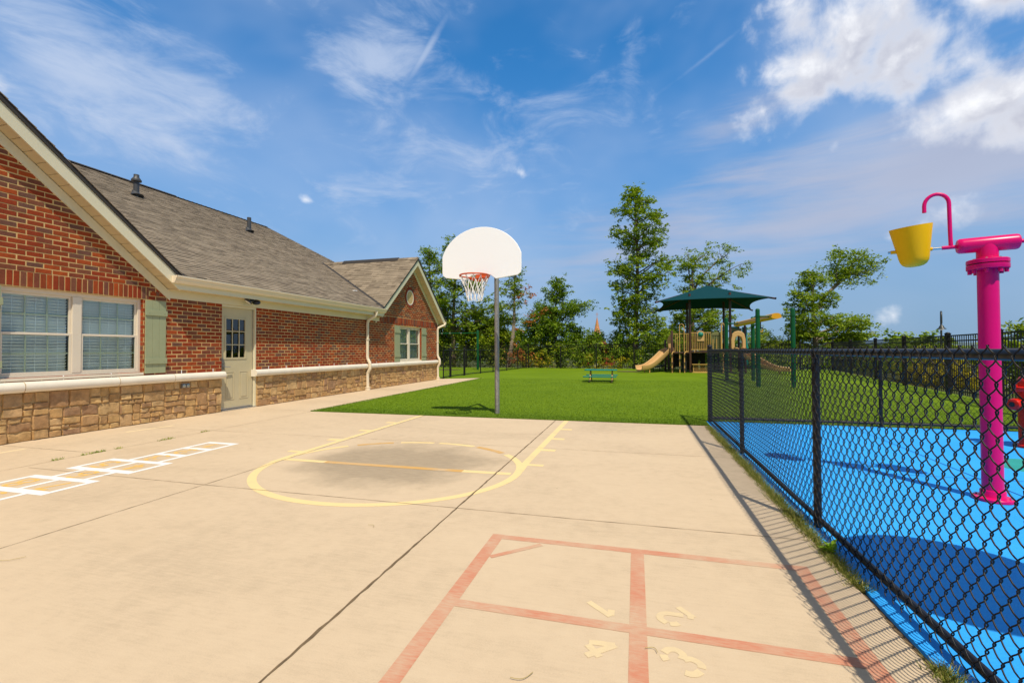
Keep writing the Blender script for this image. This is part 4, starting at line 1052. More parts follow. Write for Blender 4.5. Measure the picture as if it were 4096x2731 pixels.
# ---------------------------------------------------------------- chain-link fences
def chain_mesh(name, a, b, z0, z1, parent, n_side=5, spp=8, W_=.0365, Hd=.093, wr=.0027, dep=.0098, sag=0.0):
    """woven wire: zig-zag wires hooked into their neighbours, alternately mirrored"""
    a = np.array(a, float); b = np.array(b, float); Lx = b-a; Ln = np.hypot(*Lx); d = Lx/Ln; nn = np.array([-d[1], d[0]])
    nw = int(Ln/W_); per = (z1-z0)/Hd; npt = int(per*spp)+1
    th = np.arange(npt)*2*PI/spp
    def wire(ph):
        tri = np.arcsin(np.sin(th+ph)*.985)/(PI/2)
        s = (W_/2+.0040)*tri; o = dep*np.tanh(1.6*np.cos(th+ph)); z = z0 + np.arange(npt)/spp*Hd
        C = np.stack([s, o, z], 1)
        T = np.gradient(C, axis=0); T /= np.linalg.norm(T, axis=1)[:, None]
        up = np.array([0, 1.0, 0]); A = np.cross(T, up); A /= np.linalg.norm(A, axis=1)[:, None]; B = np.cross(A, T)
        ring = [C + wr*(A*math.cos(2*PI*k/n_side) + B*math.sin(2*PI*k/n_side)) for k in range(n_side)]
        return np.stack(ring, 1).reshape(-1, 3)
    w = [wire(0), wire(PI)]
    rs = np.random.RandomState(int(Ln*100))
    Vs = []
    for i in range(nw):
        q = w[i % 2]; s = (i+.5)*W_ + q[:, 0] + rs.normal(0, .0008); o = q[:, 1] + sag*math.sin(i*.11)*.006
        Vs.append(np.stack([a[0]+d[0]*s+nn[0]*o, a[1]+d[1]*s+nn[1]*o, q[:, 2]], 1))
    V = np.concatenate(Vs); nv = npt*n_side
    i = np.arange(npt-1)[:, None]; k = np.arange(n_side)[None, :]; k2 = (k+1) % n_side
    F1 = np.stack([i*n_side+k, i*n_side+k2, (i+1)*n_side+k2, (i+1)*n_side+k], -1).reshape(-1, 4)
    F = (F1[None] + (np.arange(nw)*nv)[:, None, None]).reshape(-1, 4)
    return mesh_obj(name, V, F, M['black_wire'], parent, smooth='full')
def post(x, y, h, r, parent, cap=True, name='post', mat='black_vinyl'):
    m = MB(); pr = [(r, -.05), (r, h)]
    if cap: pr += [(r*1.14, h), (r*1.14, h+.022), (r*1.0, h+.032), (r*.6, h+.045), (0, h+.05)]
    m.lathe(pr, (x, y, 0), 16); return m.build(name, M[mat], parent, smooth=True)
def ties(a, b, z, r, n, parent, side):
    pass
NF = thing('chain_link_fence', (1.205, 3.4, 0), 'low black chain-link fence running beside the concrete court, nearest the camera', 'chain-link fence', 'black chain-link fences')
FXn = 1.205
post(FXn+.008, 8.38, 1.25, .036, NF)
for y in (5.94, 3.62, 1.2, -1.2): post(FXn, y, 1.185, .0245, NF, False)
m = MB(); m.tube([(FXn, -4, 1.20), (FXn, 8.36, 1.195)], .0205, 14); m.build('top_rail', M['black_vinyl'], NF, smooth=True)
m = MB(); m.tube([(FXn, -4, .055), (FXn, 8.36, .055)], .0195, 14); m.build('bottom_rail', M['black_vinyl'], NF, smooth=True)
chain_mesh('chain_mesh', (FXn-.0325, 1.25), (FXn-.0325, 8.36), .012, 1.232, NF, 6, 10, sag=1.0)
chain_mesh('chain_mesh', (FXn-.029, -3.2), (FXn-.029, 1.25), .012, 1.232, NF, 3, 6)
m = MB()
for y in (5.94, 3.62, 1.2):
    m.tube([(FXn-.03+.058*(1-math.cos(t)), y+.0, 1.197+.034*math.sin(t)) for t in [k*PI/6 for k in range(13)]], .003, 5)
    for z in (.3, .6, .9): m.tube([(FXn-.002+.033*math.cos(t), y+.033*math.sin(t), z) for t in [k*PI/6 for k in range(13)]], .0026, 5)
m.build('wire_tie', M['black_vinyl'], NF)
FF = thing('chain_link_fence', (5, 8.40, 0), 'black chain-link fence along the far edge of the blue splash pad', 'chain-link fence', 'black chain-link fences')
for x in (3.68, 6.10, 8.2): post(x, 8.40, 1.185, .0245, FF, False)
m = MB(); m.tube([(1.22, 8.395, 1.2), (8.3, 8.415, 1.2)], .0205, 12); m.build('top_rail', M['black_vinyl'], FF, smooth=True)
m = MB(); m.tube([(1.22, 8.395, .06), (8.3, 8.415, .06)], .0205, 12); m.build('bottom_rail', M['black_vinyl'], FF, smooth=True)
chain_mesh('chain_mesh', (1.27, 8.425), (8.25, 8.445), .015, 1.225, FF, 4, 6, wr=.0022)
LF_ = thing('chain_link_fence', (-7.6, 25, 0), 'black chain-link fence with a gate running from the far end of the brick building', 'chain-link fence', 'black chain-link fences')
lp = [(-8.05, 18.4), (-8.12, 19.35), (-8.02, 20.85), (-7.85, 22.75), (-7.62, 24.2), (-7.45, 26.4), (-7.28, 28.4), (-7.10, 30.0)]
for i, (x, y) in enumerate(lp): post(x, y, 1.28 if i in (1, 2) else 1.22, .05 if i in (1, 2) else .026, LF_, i in (1, 2))
for z, nm in ((1.225, 'top_rail'), (.06, 'bottom_rail')):
    m = MB(); m.tube([(x, y, z) for x, y in lp], .02, 8); m.build(nm, M['black_vinyl'], LF_)
for (a, b) in zip(lp, lp[1:]): chain_mesh('chain_mesh', a, b, .03, 1.23, LF_, 3, 4, .0365, .0775, wr=.0020, dep=.003)
# ---------------------------------------------------------------- iron picket fences
def iron_fence(pts, h, parent, pick=.112, ps=.015, pw=.075, zf=None):
    zf = zf or (lambda x, y: 0)
    for (a, b) in zip(pts, pts[1:]):
        a = Vector(a); b = Vector(b); L = (b-a).length; d = (b-a)/L; m = MB(); n = int(L/pick)
        za, zb = zf(a.x, a.y), zf(b.x, b.y)
        for zr in (h-.03, h-.165, .14):
            m.bar((a.x, a.y, za+zr), (b.x, b.y, zb+zr), .025, .032)
        for k in range(1, n):
            p = a.lerp(b, k/n); z = za + (zb-za)*k/n
            m.bar((p.x, p.y, z+.05), (p.x, p.y, z+h-.03), ps, ps, (d.x, d.y, 0))
        m.build('picket_panel', M['black_iron'], parent)
    for (x, y) in pts:
        z = zf(x, y); m = MB()
        m.box(x-pw/2, x+pw/2, y-pw/2, y+pw/2, z-.1, z+h+.02); m.box(x-pw/2-.008, x+pw/2+.008, y-pw/2-.008, y+pw/2+.008, z+h+.0202, z+h+.042)
        m.lathe([(pw*.6, 0), (pw*.45, .02), (0, .03)], (x, y, z+h+.042), 12)
        m.build('post', M['black_iron'], parent)
BF = thing('iron_fence', (0, 29.6, 0), 'black iron picket fence across the back of the turf in front of the trees', 'iron fence', 'black iron picket fences')
iron_fence([(-16.4, 31.2), (-14.0, 31.0), (-11.7, 30.8), (-9.4, 30.6), (-7.05, 30.35), (-4.75, 29.9), (-2.42, 29.5), (-.1, 29.3), (2.2, 29.25), (4.5, 29.25), (6.8, 29.25), (9.0, 29.3), (10.6, 29.35)], 1.56, BF)
RF = thing('iron_fence', (8.5, 18, 0), 'black iron picket fence down the right side of the turf, behind the pink post', 'iron fence', 'black iron picket fences')
iron_fence([(fence_x(y), y) for y in (7.2, 9.8, 12.28, 14.8, 18.1, 21.3, 25.3, 29.35)], 1.58, RF, pw=.09)
# ---------------------------------------------------------------- splash pad features
SP = thing('bucket_sprayer', (2.775, 4.6, 0), 'pink splash post with cross tube, hooked spout and yellow tipping bucket', 'water feature')
px, py = 2.775, 4.6
Bd = Vector((.958, -.287, 0)); Bn = Vector((.287, .958, 0))
c = lambda t, z, n=0: (px + Bd.x*t + Bn.x*n, py + Bd.y*t + Bn.y*n, z)
m = MB(); m.lathe([(.066, .02), (.065, 1.86)], (px, py, 0), 32); m.build('post', M['magenta'], SP, smooth=True)
m = MB(); m.lathe([(.126, 0), (.126, .018), (.12, .024), (.082, .026), (.078, .034), (.078, .072), (.074, .078), (.067, .08)], (px, py, 0), 32); BSE = m.build('base_flange', M['magenta'], SP, smooth=True)
m = MB()
for k in range(6): m.lathe([(.0105, .024), (.0105, .036), (0, .040)], (px + .103*math.cos(k*PI/3+.3), py + .103*math.sin(k*PI/3+.3), 0), 6)
m.build('bolt', M['stainless'], BSE)
m = MB(); m.lathe([(.075, 1.858), (.126, 1.86), (.128, 1.865), (.128, 1.898), (.12, 1.9)], (px, py, 0), 32); m.lathe([(.12, 1.906), (.128, 1.908), (.128, 1.935), (.124, 1.94), (.078, 1.942)], (px, py, 0), 32)
m.build('flange', M['magenta'], SP, smooth=True)
m = MB(); m.lathe([(.118, 1.9), (.118, 1.906)], (px, py, 0), 24); m.build('gasket', M['rubber'], SP)
m = MB()
for k in range(8):
    t = k*PI/4 + .2; q = (px + .105*math.cos(t), py + .105*math.sin(t), 0)
    m.lathe([(.0, 1.828), (.014, 1.829), (.0145, 1.858)], q, 8)
m.build('flange_bolt', M['magenta'], SP)
m = MB()
for k in range(8):
    t = k*PI/4 + .2; m.lathe([(.008, 1.94), (.008, 1.947), (0, 1.95)], (px + .105*math.cos(t), py + .105*math.sin(t), 0), 8)
m.build('bolt_head', M['stainless'], SP)
m = MB(); m.lathe([(.072, 1.94), (.072, 1.955), (.067, 1.958), (.067, 2.03), (.062, 2.06)], (px, py, 0), 28); m.build('neck', M['magenta'], SP, smooth=True)
Mx = Bd.to_track_quat('Z', 'Y').to_matrix()
TZ = 2.068; m = MB(); m.lathe([(.034, -.182), (.050, -.181), (.060, -.168), (.0615, -.15), (.0615, .165), (.058, .178), (.048, .185), (0, .186)], c(0, TZ), 32, Mx); m.build('cross_tube', M['magenta'], SP, smooth=True)
m = MB(); m.lathe([(0, -.1785), (.040, -.1784)], c(0, TZ), 24, Mx); m.build('end_cap', M['rubber'], SP)
for p_ in ((-.17, -.275), (.18, .38)):
    m = MB(); m.tube([c(p_[0], TZ), c(p_[1], TZ)], .0155, 14); m.build('axle_sleeve', M['magenta'], SP, smooth=True)
hk = [c(-.218, TZ), c(-.221, 2.2), c(-.224, 2.44)]
for k in range(1, 13):
    t = PI*k/12; hk.append(c(-.224-.079*(1-math.cos(t)), 2.44+.079*math.sin(t)*1.15))
hk.append(c(-.382, 2.385))
m = MB(); m.tube(hk, .0145, 14); m.build('spout', M['magenta'], SP, smooth=True)
for p_ in ((-.26, -.335), (-.61, -.63)):
    m = MB(); m.tube([c(p_[0], TZ), c(p_[1], TZ)], .0105, 12); m.build('axle', M['stainless'], SP, smooth=True)
# bucket, tipped slightly
tilt = Matrix.Rotation(.0, 3, 'X')
bp = [(0, -.142), (.03, -.141), (.06, -.134), (.082, -.118), (.097, -.092), (.104, -.06), (.108, -.03), (.146, .205), (.146, .2055), (.141, .2055), (.103, -.03), (.09, -.085), (.05, -.13), (0, -.136)]
TL = Matrix(Mx) @ Matrix.Rotation(-PI/2, 3, 'Y')      # z up again, x along the axle
TB = Matrix(((Bd.x, Bn.x, 0), (Bd.y, Bn.y, 0), (0, 0, 1))) @ Matrix.Rotation(math.radians(7), 3, 'X') @ Matrix.Rotation(math.radians(-5.5), 3, 'Y')
m = MB(); m.lathe(bp, c(-.46, TZ), 48, TB); BK = m.build('bucket', M['yellow'], SP, smooth=True)
m = MB(); m.tube([c(-.335, TZ), c(-.365, TZ)], .0155, 12); m.tube([c(-.555, TZ), c(-.612, TZ)], .0155, 12); m.build('hub', M['yellow'], BK, smooth=True)
# second bucket on the other arm, beyond the frame edge
m = MB(); m.lathe(bp, c(.56, TZ), 48, TB); BK2 = m.build('bucket', M['yellow'], SP, smooth=True)
hk2 = [c(.32, TZ), c(.326, 2.44)] + [c(.326+.079*(1-math.cos(PI*k/12)), 2.44+.09*math.sin(PI*k/12)) for k in range(1, 13)] + [c(.484, 2.385)]
m = MB(); m.tube(hk2, .0145, 14); m.build('spout', M['magenta'], SP, smooth=True)
# red hydrant sprayer
HY = thing('splash_hydrant', (4.70, 7.12, 0), 'red hydrant-shaped water sprayer cut by the right edge, on the blue pad', 'water feature')
hx, hy = 4.70, 7.12
m = MB(); m.lathe([(.155, 0), (.155, .022), (.148, .03), (.122, .032), (.118, .05), (.118, .70), (.124, .705)], (hx, hy, 0), 28); m.build('barrel', M['red'], HY, smooth=True)
m = MB(); m.lathe([(.165, .685), (.168, .69), (.168, .735), (.155, .742), (.122, .745), (.122, .80), (.118, .83), (.095, .862), (.06, .88), (.03, .886), (.028, .915), (0, .918)], (hx, hy, 0), 28); m.build('bonnet', M['red'], HY, smooth=True)
for ang, nm in ((PI+.35, 1), (.35, 1), (-PI/2+.1, 1)):
    Rz = Matrix.Rotation(ang, 3, 'Z') @ Matrix.Rotation(PI/2, 3, 'Y')
    m = MB(); m.lathe([(.06, .09), (.06, .20), (.072, .205), (.074, .235), (.066, .258), (.045, .268), (.03, .269)], (hx, hy, .53), 24, Rz); NZ = m.build('nozzle', M['red'], HY, smooth=True)
    m = MB(); m.lathe([(.0, .272), (.032, .270)], (hx, hy, .53), 16, Rz); m.build('jet', M['rubber'], NZ)
m = MB()
for k in range(8): m.lathe([(.016, .655), (.016, .765), (0, .768)], (hx+.15*math.cos(k*PI/4), hy+.15*math.sin(k*PI/4), 0), 8)
m.build('bonnet_bolt', M['red'], HY)
# flower shaped sprayer just outside the frame; its head throws the round shadow on the pad
FL = thing('splash_flower', (2.33, 1.92, 0), 'yellow-capped pink mushroom sprayer near the camera, beyond the right edge', 'water feature')
m = MB(); m.lathe([(.12, 0), (.12, .02), (.06, .03), (.055, 2.15)], (2.33, 1.92, 0), 24); m.build('stem', M['magenta'], FL, smooth=True)
m = MB(); m.lathe([(.05, 2.08), (.3, 2.1), (.5, 2.06), (.56, 2.10), (.5, 2.17), (.3, 2.26), (.1, 2.3), (0, 2.31)], (2.33, 1.92, 0), 36); m.build('cap', M['yellow'], FL, smooth=True)
# ---------------------------------------------------------------- toddler picnic table
TBL = thing('picnic_table', (-1.29, 17.75, 0), 'small low picnic table with teal top and benches on tan legs, out on the turf', 'picnic table')
def slab(x0, x1, y0, y1, z0, z1, mat, name, r=.09):
    pts = []
    for cx, cy, a in ((x1-r, y1-r, 0), (x0+r, y1-r, 90), (x0+r, y0+r, 180), (x1-r, y0+r, 270)):
        for k in range(6):
            t = math.radians(a + 18*k); pts.append((cx+r*math.cos(t), cy+r*math.sin(t)))
    m = MB(); m.prism(pts, lambda p, q, t: (p, q, t), z0, z1); return m.build(name, M[mat], TBL, bevel=.01, fixn=True)
slab(-1.89, -.68, 17.45, 18.05, .432, .468, 'teal', 'tabletop'); slab(-1.9, -.68, 17.02, 17.30, .205, .24, 'teal', 'bench'); slab(-1.9, -.68, 18.22, 18.5, .205, .24, 'teal', 'bench')
for x in (-1.67, -.86):
    m = MB(); m.tube([(x, 17.66, .44), (x, 17.6, .3), (x, 17.42, .12), (x, 17.3, .0)], .024, 10); m.build('leg', M['tan_metal'], TBL, smooth=True)
    m = MB(); m.tube([(x, 17.84, .44), (x, 17.9, .3), (x, 18.08, .12), (x, 18.2, .0)], .024, 10); m.build('leg', M['tan_metal'], TBL, smooth=True)
    m = MB(); m.tube([(x, 17.05, .195), (x, 18.45, .195)], .018, 8); m.build('bench_support', M['tan_metal'], TBL)
# ---------------------------------------------------------------- shade canopy
CP = thing('shade_canopy', (3.7, 26.1, 0), 'dark teal fabric shade canopy on brown posts over the play structure', 'canopy')
cn_ = [(1.065, 24.5, 3.68), (6.43, 24.5, 3.70), (6.94, 31.2, 3.68), (1.19, 31.2, 3.68)]; pk = Vector((3.92, 27.8, 4.82))
hem = []
for i in range(4):
    a = Vector(cn_[i]); b = Vector(cn_[(i+1) % 4]); mid = (a+b)/2; inw = (Vector((pk.x, pk.y, 0)) - Vector((mid.x, mid.y, 0))).normalized()
    for k in range(14):
        t = k/14; q = a.lerp(b, t) + inw*(.42*4*t*(1-t)); q.z += .10*4*t*(1-t); hem.append(q)
v = [tuple(pk)]; nh = len(hem); nr = 8
for r in range(1, nr+1):
    u = r/nr
    for q in hem:
        p = pk.lerp(q, u); p.z -= .035*math.sin(PI*u); v.append(tuple(p))
f = [(0, 1+k, 1+(k+1) % nh) for k in range(nh)]
for r in range(nr-1):
    for k in range(nh):
        k2 = (k+1) % nh; f.append((1+r*nh+k, 1+(r+1)*nh+k, 1+(r+1)*nh+k2, 1+r*nh+k2))
o = mesh_obj('fabric', v, f, M['cloth'], CP, smooth='full'); so_ = o.modifiers.new('thick', 'SOLIDIFY'); so_.thickness = .012
cps = [(2.76, 25.6), (4.70, 25.6), (5.14, 29.9), (3.07, 29.9)]
for (x, y), (ex, ey, ez) in zip(cps, cn_):
    m = MB(); m.tube([(x, y, 0), (x, y, 4.14)], .062, 12); m.build('post', M['brown_metal'], CP, smooth=True)
    e = Vector((ex, ey, ez-.04)); o_ = Vector((pk.x, pk.y, 4.70)); dd = (e - o_).normalized()
    m = MB(); m.tube([o_, e + dd*.12, e + dd*.13 + Vector((0, 0, .06))], .045, 10); m.build('arm', M['brown_metal'], CP, smooth=True)
# ---------------------------------------------------------------- play structure
PS = thing('play_structure', (3.4, 26.2, 0), 'brown and tan play structure with slides, railings and climbers under the canopy', 'play structure')
def part(mb, name, mat, smooth=False, parent=None, **k): return mb.build(name, M[mat], parent or PS, smooth=smooth, **k)
for (x, y, h) in ((1.62, 27.2, 1.75), (1.86, 25.6, 2.22), (3.34, 28.2, 2.3), (3.72, 28.2, 2.4), (5.45, 25.9, 2.45), (5.45, 27.4, 2.45), (4.55, 28.2, 2.3), (1.86, 28.2, 1.3)):
    m = MB(); m.lathe([(.058, 0), (.058, h-.05), (.04, h-.01), (0, h)], (x, y, 0), 12); part(m, 'support_post', 'brown_metal', True)
for (x0, x1, y0, y1, z) in ((1.9, 2.72, 25.55, 28.2, 1.085), (2.73, 4.7, 25.55, 28.2, 1.125), (4.71, 5.45, 25.9, 27.4, 1.12)):
    m = MB(); m.box(x0, x1, y0, y1, z-.085, z); part(m, 'deck', 'brown_metal', bevel=.01)
for (x0, x1, z0, z1, y) in ((1.92, 2.42, .26, .98, 27.0), (2.84, 3.36, .05, 1.02, 27.3), (3.47, 3.72, .05, 1.02, 27.3), (3.36, 3.47, .62, 1.02, 27.3)):
    m = MB(); m.box(x0, x1, y, y+.05, z0, z1); part(m, 'shaded_panel', 'deck_black')  # near-black colour stands in for shade on the walls under the deck
m = MB(); m.box(2.44, 2.62, 25.75, 27.0, .04, 1.03); part(m, 'shaded_panel', 'deck_black')
# front railing with bubble panel
m = MB(); y = 25.56
m.bar((2.8, y, 2.09), (3.78, y, 2.09), .035); m.bar((2.8, y, 1.205), (3.78, y, 1.205), .035)
for k in range(11): m.tube([(2.86+.088*k, y, 1.2), (2.86+.088*k, y, 2.08)], .0145, 6)
for x in (2.98, 3.62): m.bar((x, y, 1.05), (x, y, 1.2), .025)
RL = part(m, 'railing', 'tan_metal')
m = MB(); pts = [(3.10, 1.65), (3.44, 1.65), (3.44, 2.06)] + [(3.27+.17*math.cos(t*PI/8), 2.06+.13*math.sin(t*PI/8)) for t in range(1, 8)] + [(3.10, 2.06)]
m.prism(pts, lambda p, q, t: (p, t, q), y-.05, y-.015); BP = part(m, 'bubble_panel', 'tan', fixn=True)
m = MB(); m.lathe([(.135, 0), (.125, .05), (.09, .1), (.04, .125), (0, .13)], (3.27, y-.05, 1.99), 20, Matrix.Rotation(PI/2, 3, 'X')); m.build('bubble', M['teal'], BP, smooth=True)
# left railing panel and climber hoops
m = MB()
m.bar((1.92, 25.58, 2.04), (2.7, 25.58, 2.04), .025); m.bar((1.95, 28.1, 2.0), (4.5, 28.1, 2.0), .025); m.bar((1.95, 28.1, 1.2), (4.5, 28.1, 1.2), .025)
for k in range(26): m.tube([(1.98+.1*k, 28.1, 1.2), (1.98+.1*k, 28.1, 2.0)], .011, 5)
for x in (2.04, 2.13, 2.58, 2.66): m.tube([(x, 25.58, 1.1), (x, 25.58, 2.04)], .012, 6)
part(m, 'railing', 'tan_metal')
for x0, x1 in ((2.235, 2.46), (4.28, 4.42)):
    m = MB(); r = (x1-x0)
    m.tube([(x0, 25.5, 1.08), (x0, 25.5, 2.42), (x0+.02, 25.5, 2.53), (x0+r*.45, 25.5, 2.56), (x1-.03, 25.5, 2.5), (x1, 25.5, 2.36), (x1, 25.5, 1.1)], .021, 8); part(m, 'grab_hoop', 'tan_metal', True)
for x, xt in ((1.835, 1.95), (2.215, None), (2.45, 2.62)):
    m = MB(); p = [(x, 25.32, 0), (x, 25.32, .98)]
    if xt: p += [(x+.03, 25.34, 1.06), (x+.09, 25.4, 1.10), (xt+.03, 25.5, 1.10)]
    else: p += [(x, 25.34, 1.1), (x, 25.45, 1.12)]
    m.tube(p, .026, 8); pc = part(m, 'climber_pole', 'tan_metal', True)
    m = MB()
    for z in ((.22, .52, .92) if xt else (.32, .70, 1.05)): m.lathe([(.02, z-.012), (.11, z-.006), (.115, z+.006), (.03, z+.02)], (x, 25.32, 0), 14)
    m.build('foot_disc', M['rubber'], pc, smooth=True)
# olive climbing panel
m = MB(); m.prism([(3.79, 1.17), (4.33, 1.17), (4.33, 2.02), (4.26, 2.08), (4.06, 2.14), (3.86, 2.08), (3.79, 2.02)], lambda p, q, t: (p, t, q), 25.62, 25.67); OP = part(m, 'climbing_panel', 'olive', fixn=True)
m = MB()
for j in range(6):
    for i in range(4): m.box(3.86+.115*i, 3.92+.115*i, 25.595, 25.62, 1.32+.11*j, 1.345+.11*j)
m.box(3.81, 4.31, 25.607, 25.62, 1.93, 1.95); m.build('grip', M['deck_black'], OP)
m = MB()
for x in (3.86, 4.03, 4.25): m.tube([(x, 25.5, 1.12), (x, 25.5, 1.75 if x < 4.2 else 2.5)], .018, 6)
part(m, 'guard_bar', 'tan_metal')
# twisted tan climber seen through the fence
m = MB()
m.tube([(4.3, 25.3, 0), (4.3, 25.3, 1.1)], .022, 8)
for k in range(6):
    t = k*1.3; m.tube([(4.3, 25.3, .12+.17*k), (4.3+.15*math.cos(t), 25.3+.15*math.sin(t), .15+.17*k)], .018, 6)
part(m, 'spiral_climber', 'tan_metal', True)
# lattice play counter
m = MB(); y = 25.5
m.box(2.83, 3.67, y-.10, y+.12, .43, .455); m.box(2.83, 3.68, y-.02, y+.04, 0, .03)
for x in (2.88, 3.60): m.box(x, x+.03, y-.02, y+.02, .03, .43)
m.box(2.91, 3.60, y-.014, y+.014, .39, .43); m.box(2.91, 3.60, y-.014, y+.014, .03, .07)
for k in range(-4, 9):
    for s in (1, -1):
        pts = []
        x0 = 2.91 + k*.092 if s > 0 else 2.91 + k*.092
        ax, az_ = x0, .07 if s > 0 else .39
        bx_, bz = x0 + .32, .39 if s > 0 else .07
        # clip to the frame
        def clipx(px_, pz, qx, qz, lo, hi):
            if qx <= lo or px_ >= hi: return None
            if px_ < lo: t = (lo-px_)/(qx-px_); px_, pz = lo, pz+(qz-pz)*t
            if qx > hi: t = (hi-px_)/(qx-px_); qx, qz = hi, pz+(qz-pz)*t
            return px_, pz, qx, qz
        r = clipx(ax, az_, bx_, bz, 2.911, 3.599)
        if r: m.bar((r[0], y + .004*s, r[1]), (r[2], y + .004*s, r[3]), .010, .022, (0, 1, 0))
part(m, 'lattice_counter', 'tan_metal')
# slides
def chute(path, half, wallh, name, wid_dir, mat='tan'):
    """open moulded chute along a path, wid_dir across"""
    wd = Vector(wid_dir); v = []; f = []
    prof = [(-1.08, 1.0), (-1.0, 1.03), (-.92, .95), (-.86, .45), (-.7, .08), (0, 0), (.7, .08), (.86, .45), (.92, .95), (1.0, 1.03), (1.08, 1.0), (1.02, .3), (.8, -.14), (0, -.2), (-.8, -.14), (-1.02, .3)]
    P = [Vector(p) for p in path]; n = len(prof)
    for i, p in enumerate(P):
        d = (P[min(i+1, len(P)-1)] - P[max(i-1, 0)]).normalized(); u = wd.cross(d).normalized()
        if u.z < 0: u = -u
        for a, b in prof: v.append(tuple(p + wd*(a*half) + u*(b*wallh)))
    for i in range(len(P)-1):
        for k in range(n):
            k2 = (k+1) % n; f.append((i*n+k, i*n+k2, (i+1)*n+k2, (i+1)*n+k))
    f.append(tuple(range(n))); f.append(tuple((len(P)-1)*n+k for k in range(n)))
    return mesh_obj(name, v, f, M[mat], PS, smooth=True, fixn=True)
def smooth_path(pts, n=26):
    P = [Vector(p) for p in pts]; P = [P[0]*2-P[1]] + P + [P[-1]*2-P[-2]]; out = []
    for i in range(1, len(P)-2):
        for k in range(n//(len(P)-3)):
            t = k/(n//(len(P)-3)); a, b, c_, d = P[i-1:i+3]
            out.append(.5*((2*b) + (c_-a)*t + (2*a-5*b+4*c_-d)*t*t + (3*b-a-3*c_+d)*t*t*t))
    return out + [P[-2]]
SL1 = chute(smooth_path([(1.86, 26.25, 1.12), (1.6, 26.02, 1.03), (1.25, 25.75, .70), (.85, 25.45, .37), (.52, 25.22, .20), (.16, 25.0, .16)]), .29, .22, 'slide', (.60, -.80, 0))
m = MB(); m.tube([(.70, 25.12, 0), (.70, 25.12, .22)], .03, 8); m.tube([(.45, 25.4, 0), (.45, 25.4, .16)], .03, 8); m.build('leg', M['tan_metal'], SL1)
m = MB()
for yy in (25.98, 26.58):
    m.prism([(1.66, 1.12), (1.92, 1.12), (1.92, 2.06), (1.84, 2.05), (1.74, 1.88), (1.66, 1.70), (1.70, 1.5), (1.72, 1.36)], lambda p, q, t: (p, t, q), yy, yy+.035)
m.build('slide_hood', M['tan'], SL1, fixn=True)
m = MB(); pts_o = [(4.73, 1.13), (4.72, 1.7), (4.78, 2.0), (4.90, 2.12), (5.06, 2.155), (5.22, 2.12), (5.34, 2.0), (5.40, 1.7), (5.40, 1.13)]
pts_i = [(5.24, 1.13), (5.25, 1.62), (5.20, 1.82), (5.06, 1.90), (4.93, 1.82), (4.88, 1.62), (4.89, 1.13)]
m.prism(pts_o + pts_i, lambda p, q, t: (p, t, q), 25.50, 25.74); part(m, 'slide_arch', 'tan', fixn=True, bevel=.03)
for x0 in (4.86, 5.2):
    SL2 = chute(smooth_path([(x0, 25.6, 1.16), (x0+.12, 25.35, 1.08), (x0+.55, 24.9, .70), (x0+1.05, 24.6, .36), (x0+1.5, 24.45, .20), (x0+1.9, 24.4, .17)]), .155, .17, 'slide', (.42, .9, 0))
m = MB(); m.tube([(6.6, 24.4, 0), (6.6, 24.4, .15)], .03, 8); m.build('leg', M['tan_metal'], SL2)
m = MB(); m.prism([(4.72, 2.17), (5.0, 2.36), (5.2, 2.30), (5.44, 2.33), (5.44, 2.17)], lambda p, q, t: (p, t, q), 26.6, 26.65); part(m, 'roof_panel', 'olive', fixn=True)
m = MB(); m.tube([(5.62, 26.8, 2.4), (5.62, 26.8, 1.6), (5.68, 26.8, 1.3), (5.66, 26.8, .4)], .12, 14); part(m, 'tube_slide', 'teal', True)
m = MB(); m.box(5.1, 5.46, 27.38, 27.46, 2.05, 2.45); part(m, 'end_panel', 'teal')
# low dark step platform
m = MB(); m.prism([(.88, .22), (1.62, .36), (1.62, .31), (.88, .19)], lambda p, q, t: (p, t, q), 26.9, 27.8)
for x in (.95, 1.3, 1.58): m.box(x-.02, x+.02, 26.92, 26.96, 0, .24)
part(m, 'ramp', 'deck_black', fixn=True)
m = MB(); m.tube([(1.2, 27.6, 1.05), (1.3, 27.6, 1.2), (1.5, 27.6, 1.24), (1.6, 27.6, 1.2)], .02, 6); part(m, 'hand_hold', 'olive')
# wear mat under the slide exit
pts = [(-.38 + (.62*math.cos(t))*(1+.06*math.sin(3*t)), 26.15 + .38*math.sin(t)) for t in [k*2*PI/28 for k in range(28)]]
m = MB(); m.prism(pts, lambda p, q, t: (p, q, t), 0, .02); tag(m.build('wear_mat', M['mat'], None, fixn=True, loc=(-.38, 26.15, 0)), 'brown rubber wear mat lying on the turf at the foot of the tan slide', 'mat')
# ---------------------------------------------------------------- green track ride
TR = thing('track_ride', (4.1, 18, 0), 'green four-post track ride with a yellow overhead channel and hanging handle', 'play equipment')
for (x, y, h, r) in ((3.815, 16.33, 2.53, .066), (4.82, 16.33, 2.53, .066), (3.48, 19.75, 2.48, .066), (4.40, 19.6, 2.48, .066)):
    m = MB(); m.lathe([(r, 0), (r, h-.06), (r*.92, h-.03), (r*.6, h-.008), (0, h)], (x, y, 0), 20); p = m.build('post', M['green_metal'], TR, smooth=True)
    m = MB(); m.lathe([(r*1.0, 2.25), (r*1.16, 2.252), (r*1.16, 2.298), (r*1.0, 2.3)], (x, y, 0), 20); m.build('clamp', M['green_metal'], p)
m = MB(); m.tube([(3.815, 16.33, 2.275), (4.82, 16.33, 2.275)], .026, 10); m.build('crossbar', M['green_metal'], TR, smooth=True)
m = MB(); m.tube([(3.48, 19.75, 2.23), (4.40, 19.6, 2.23)], .026, 10); m.build('crossbar', M['green_metal'], TR, smooth=True)
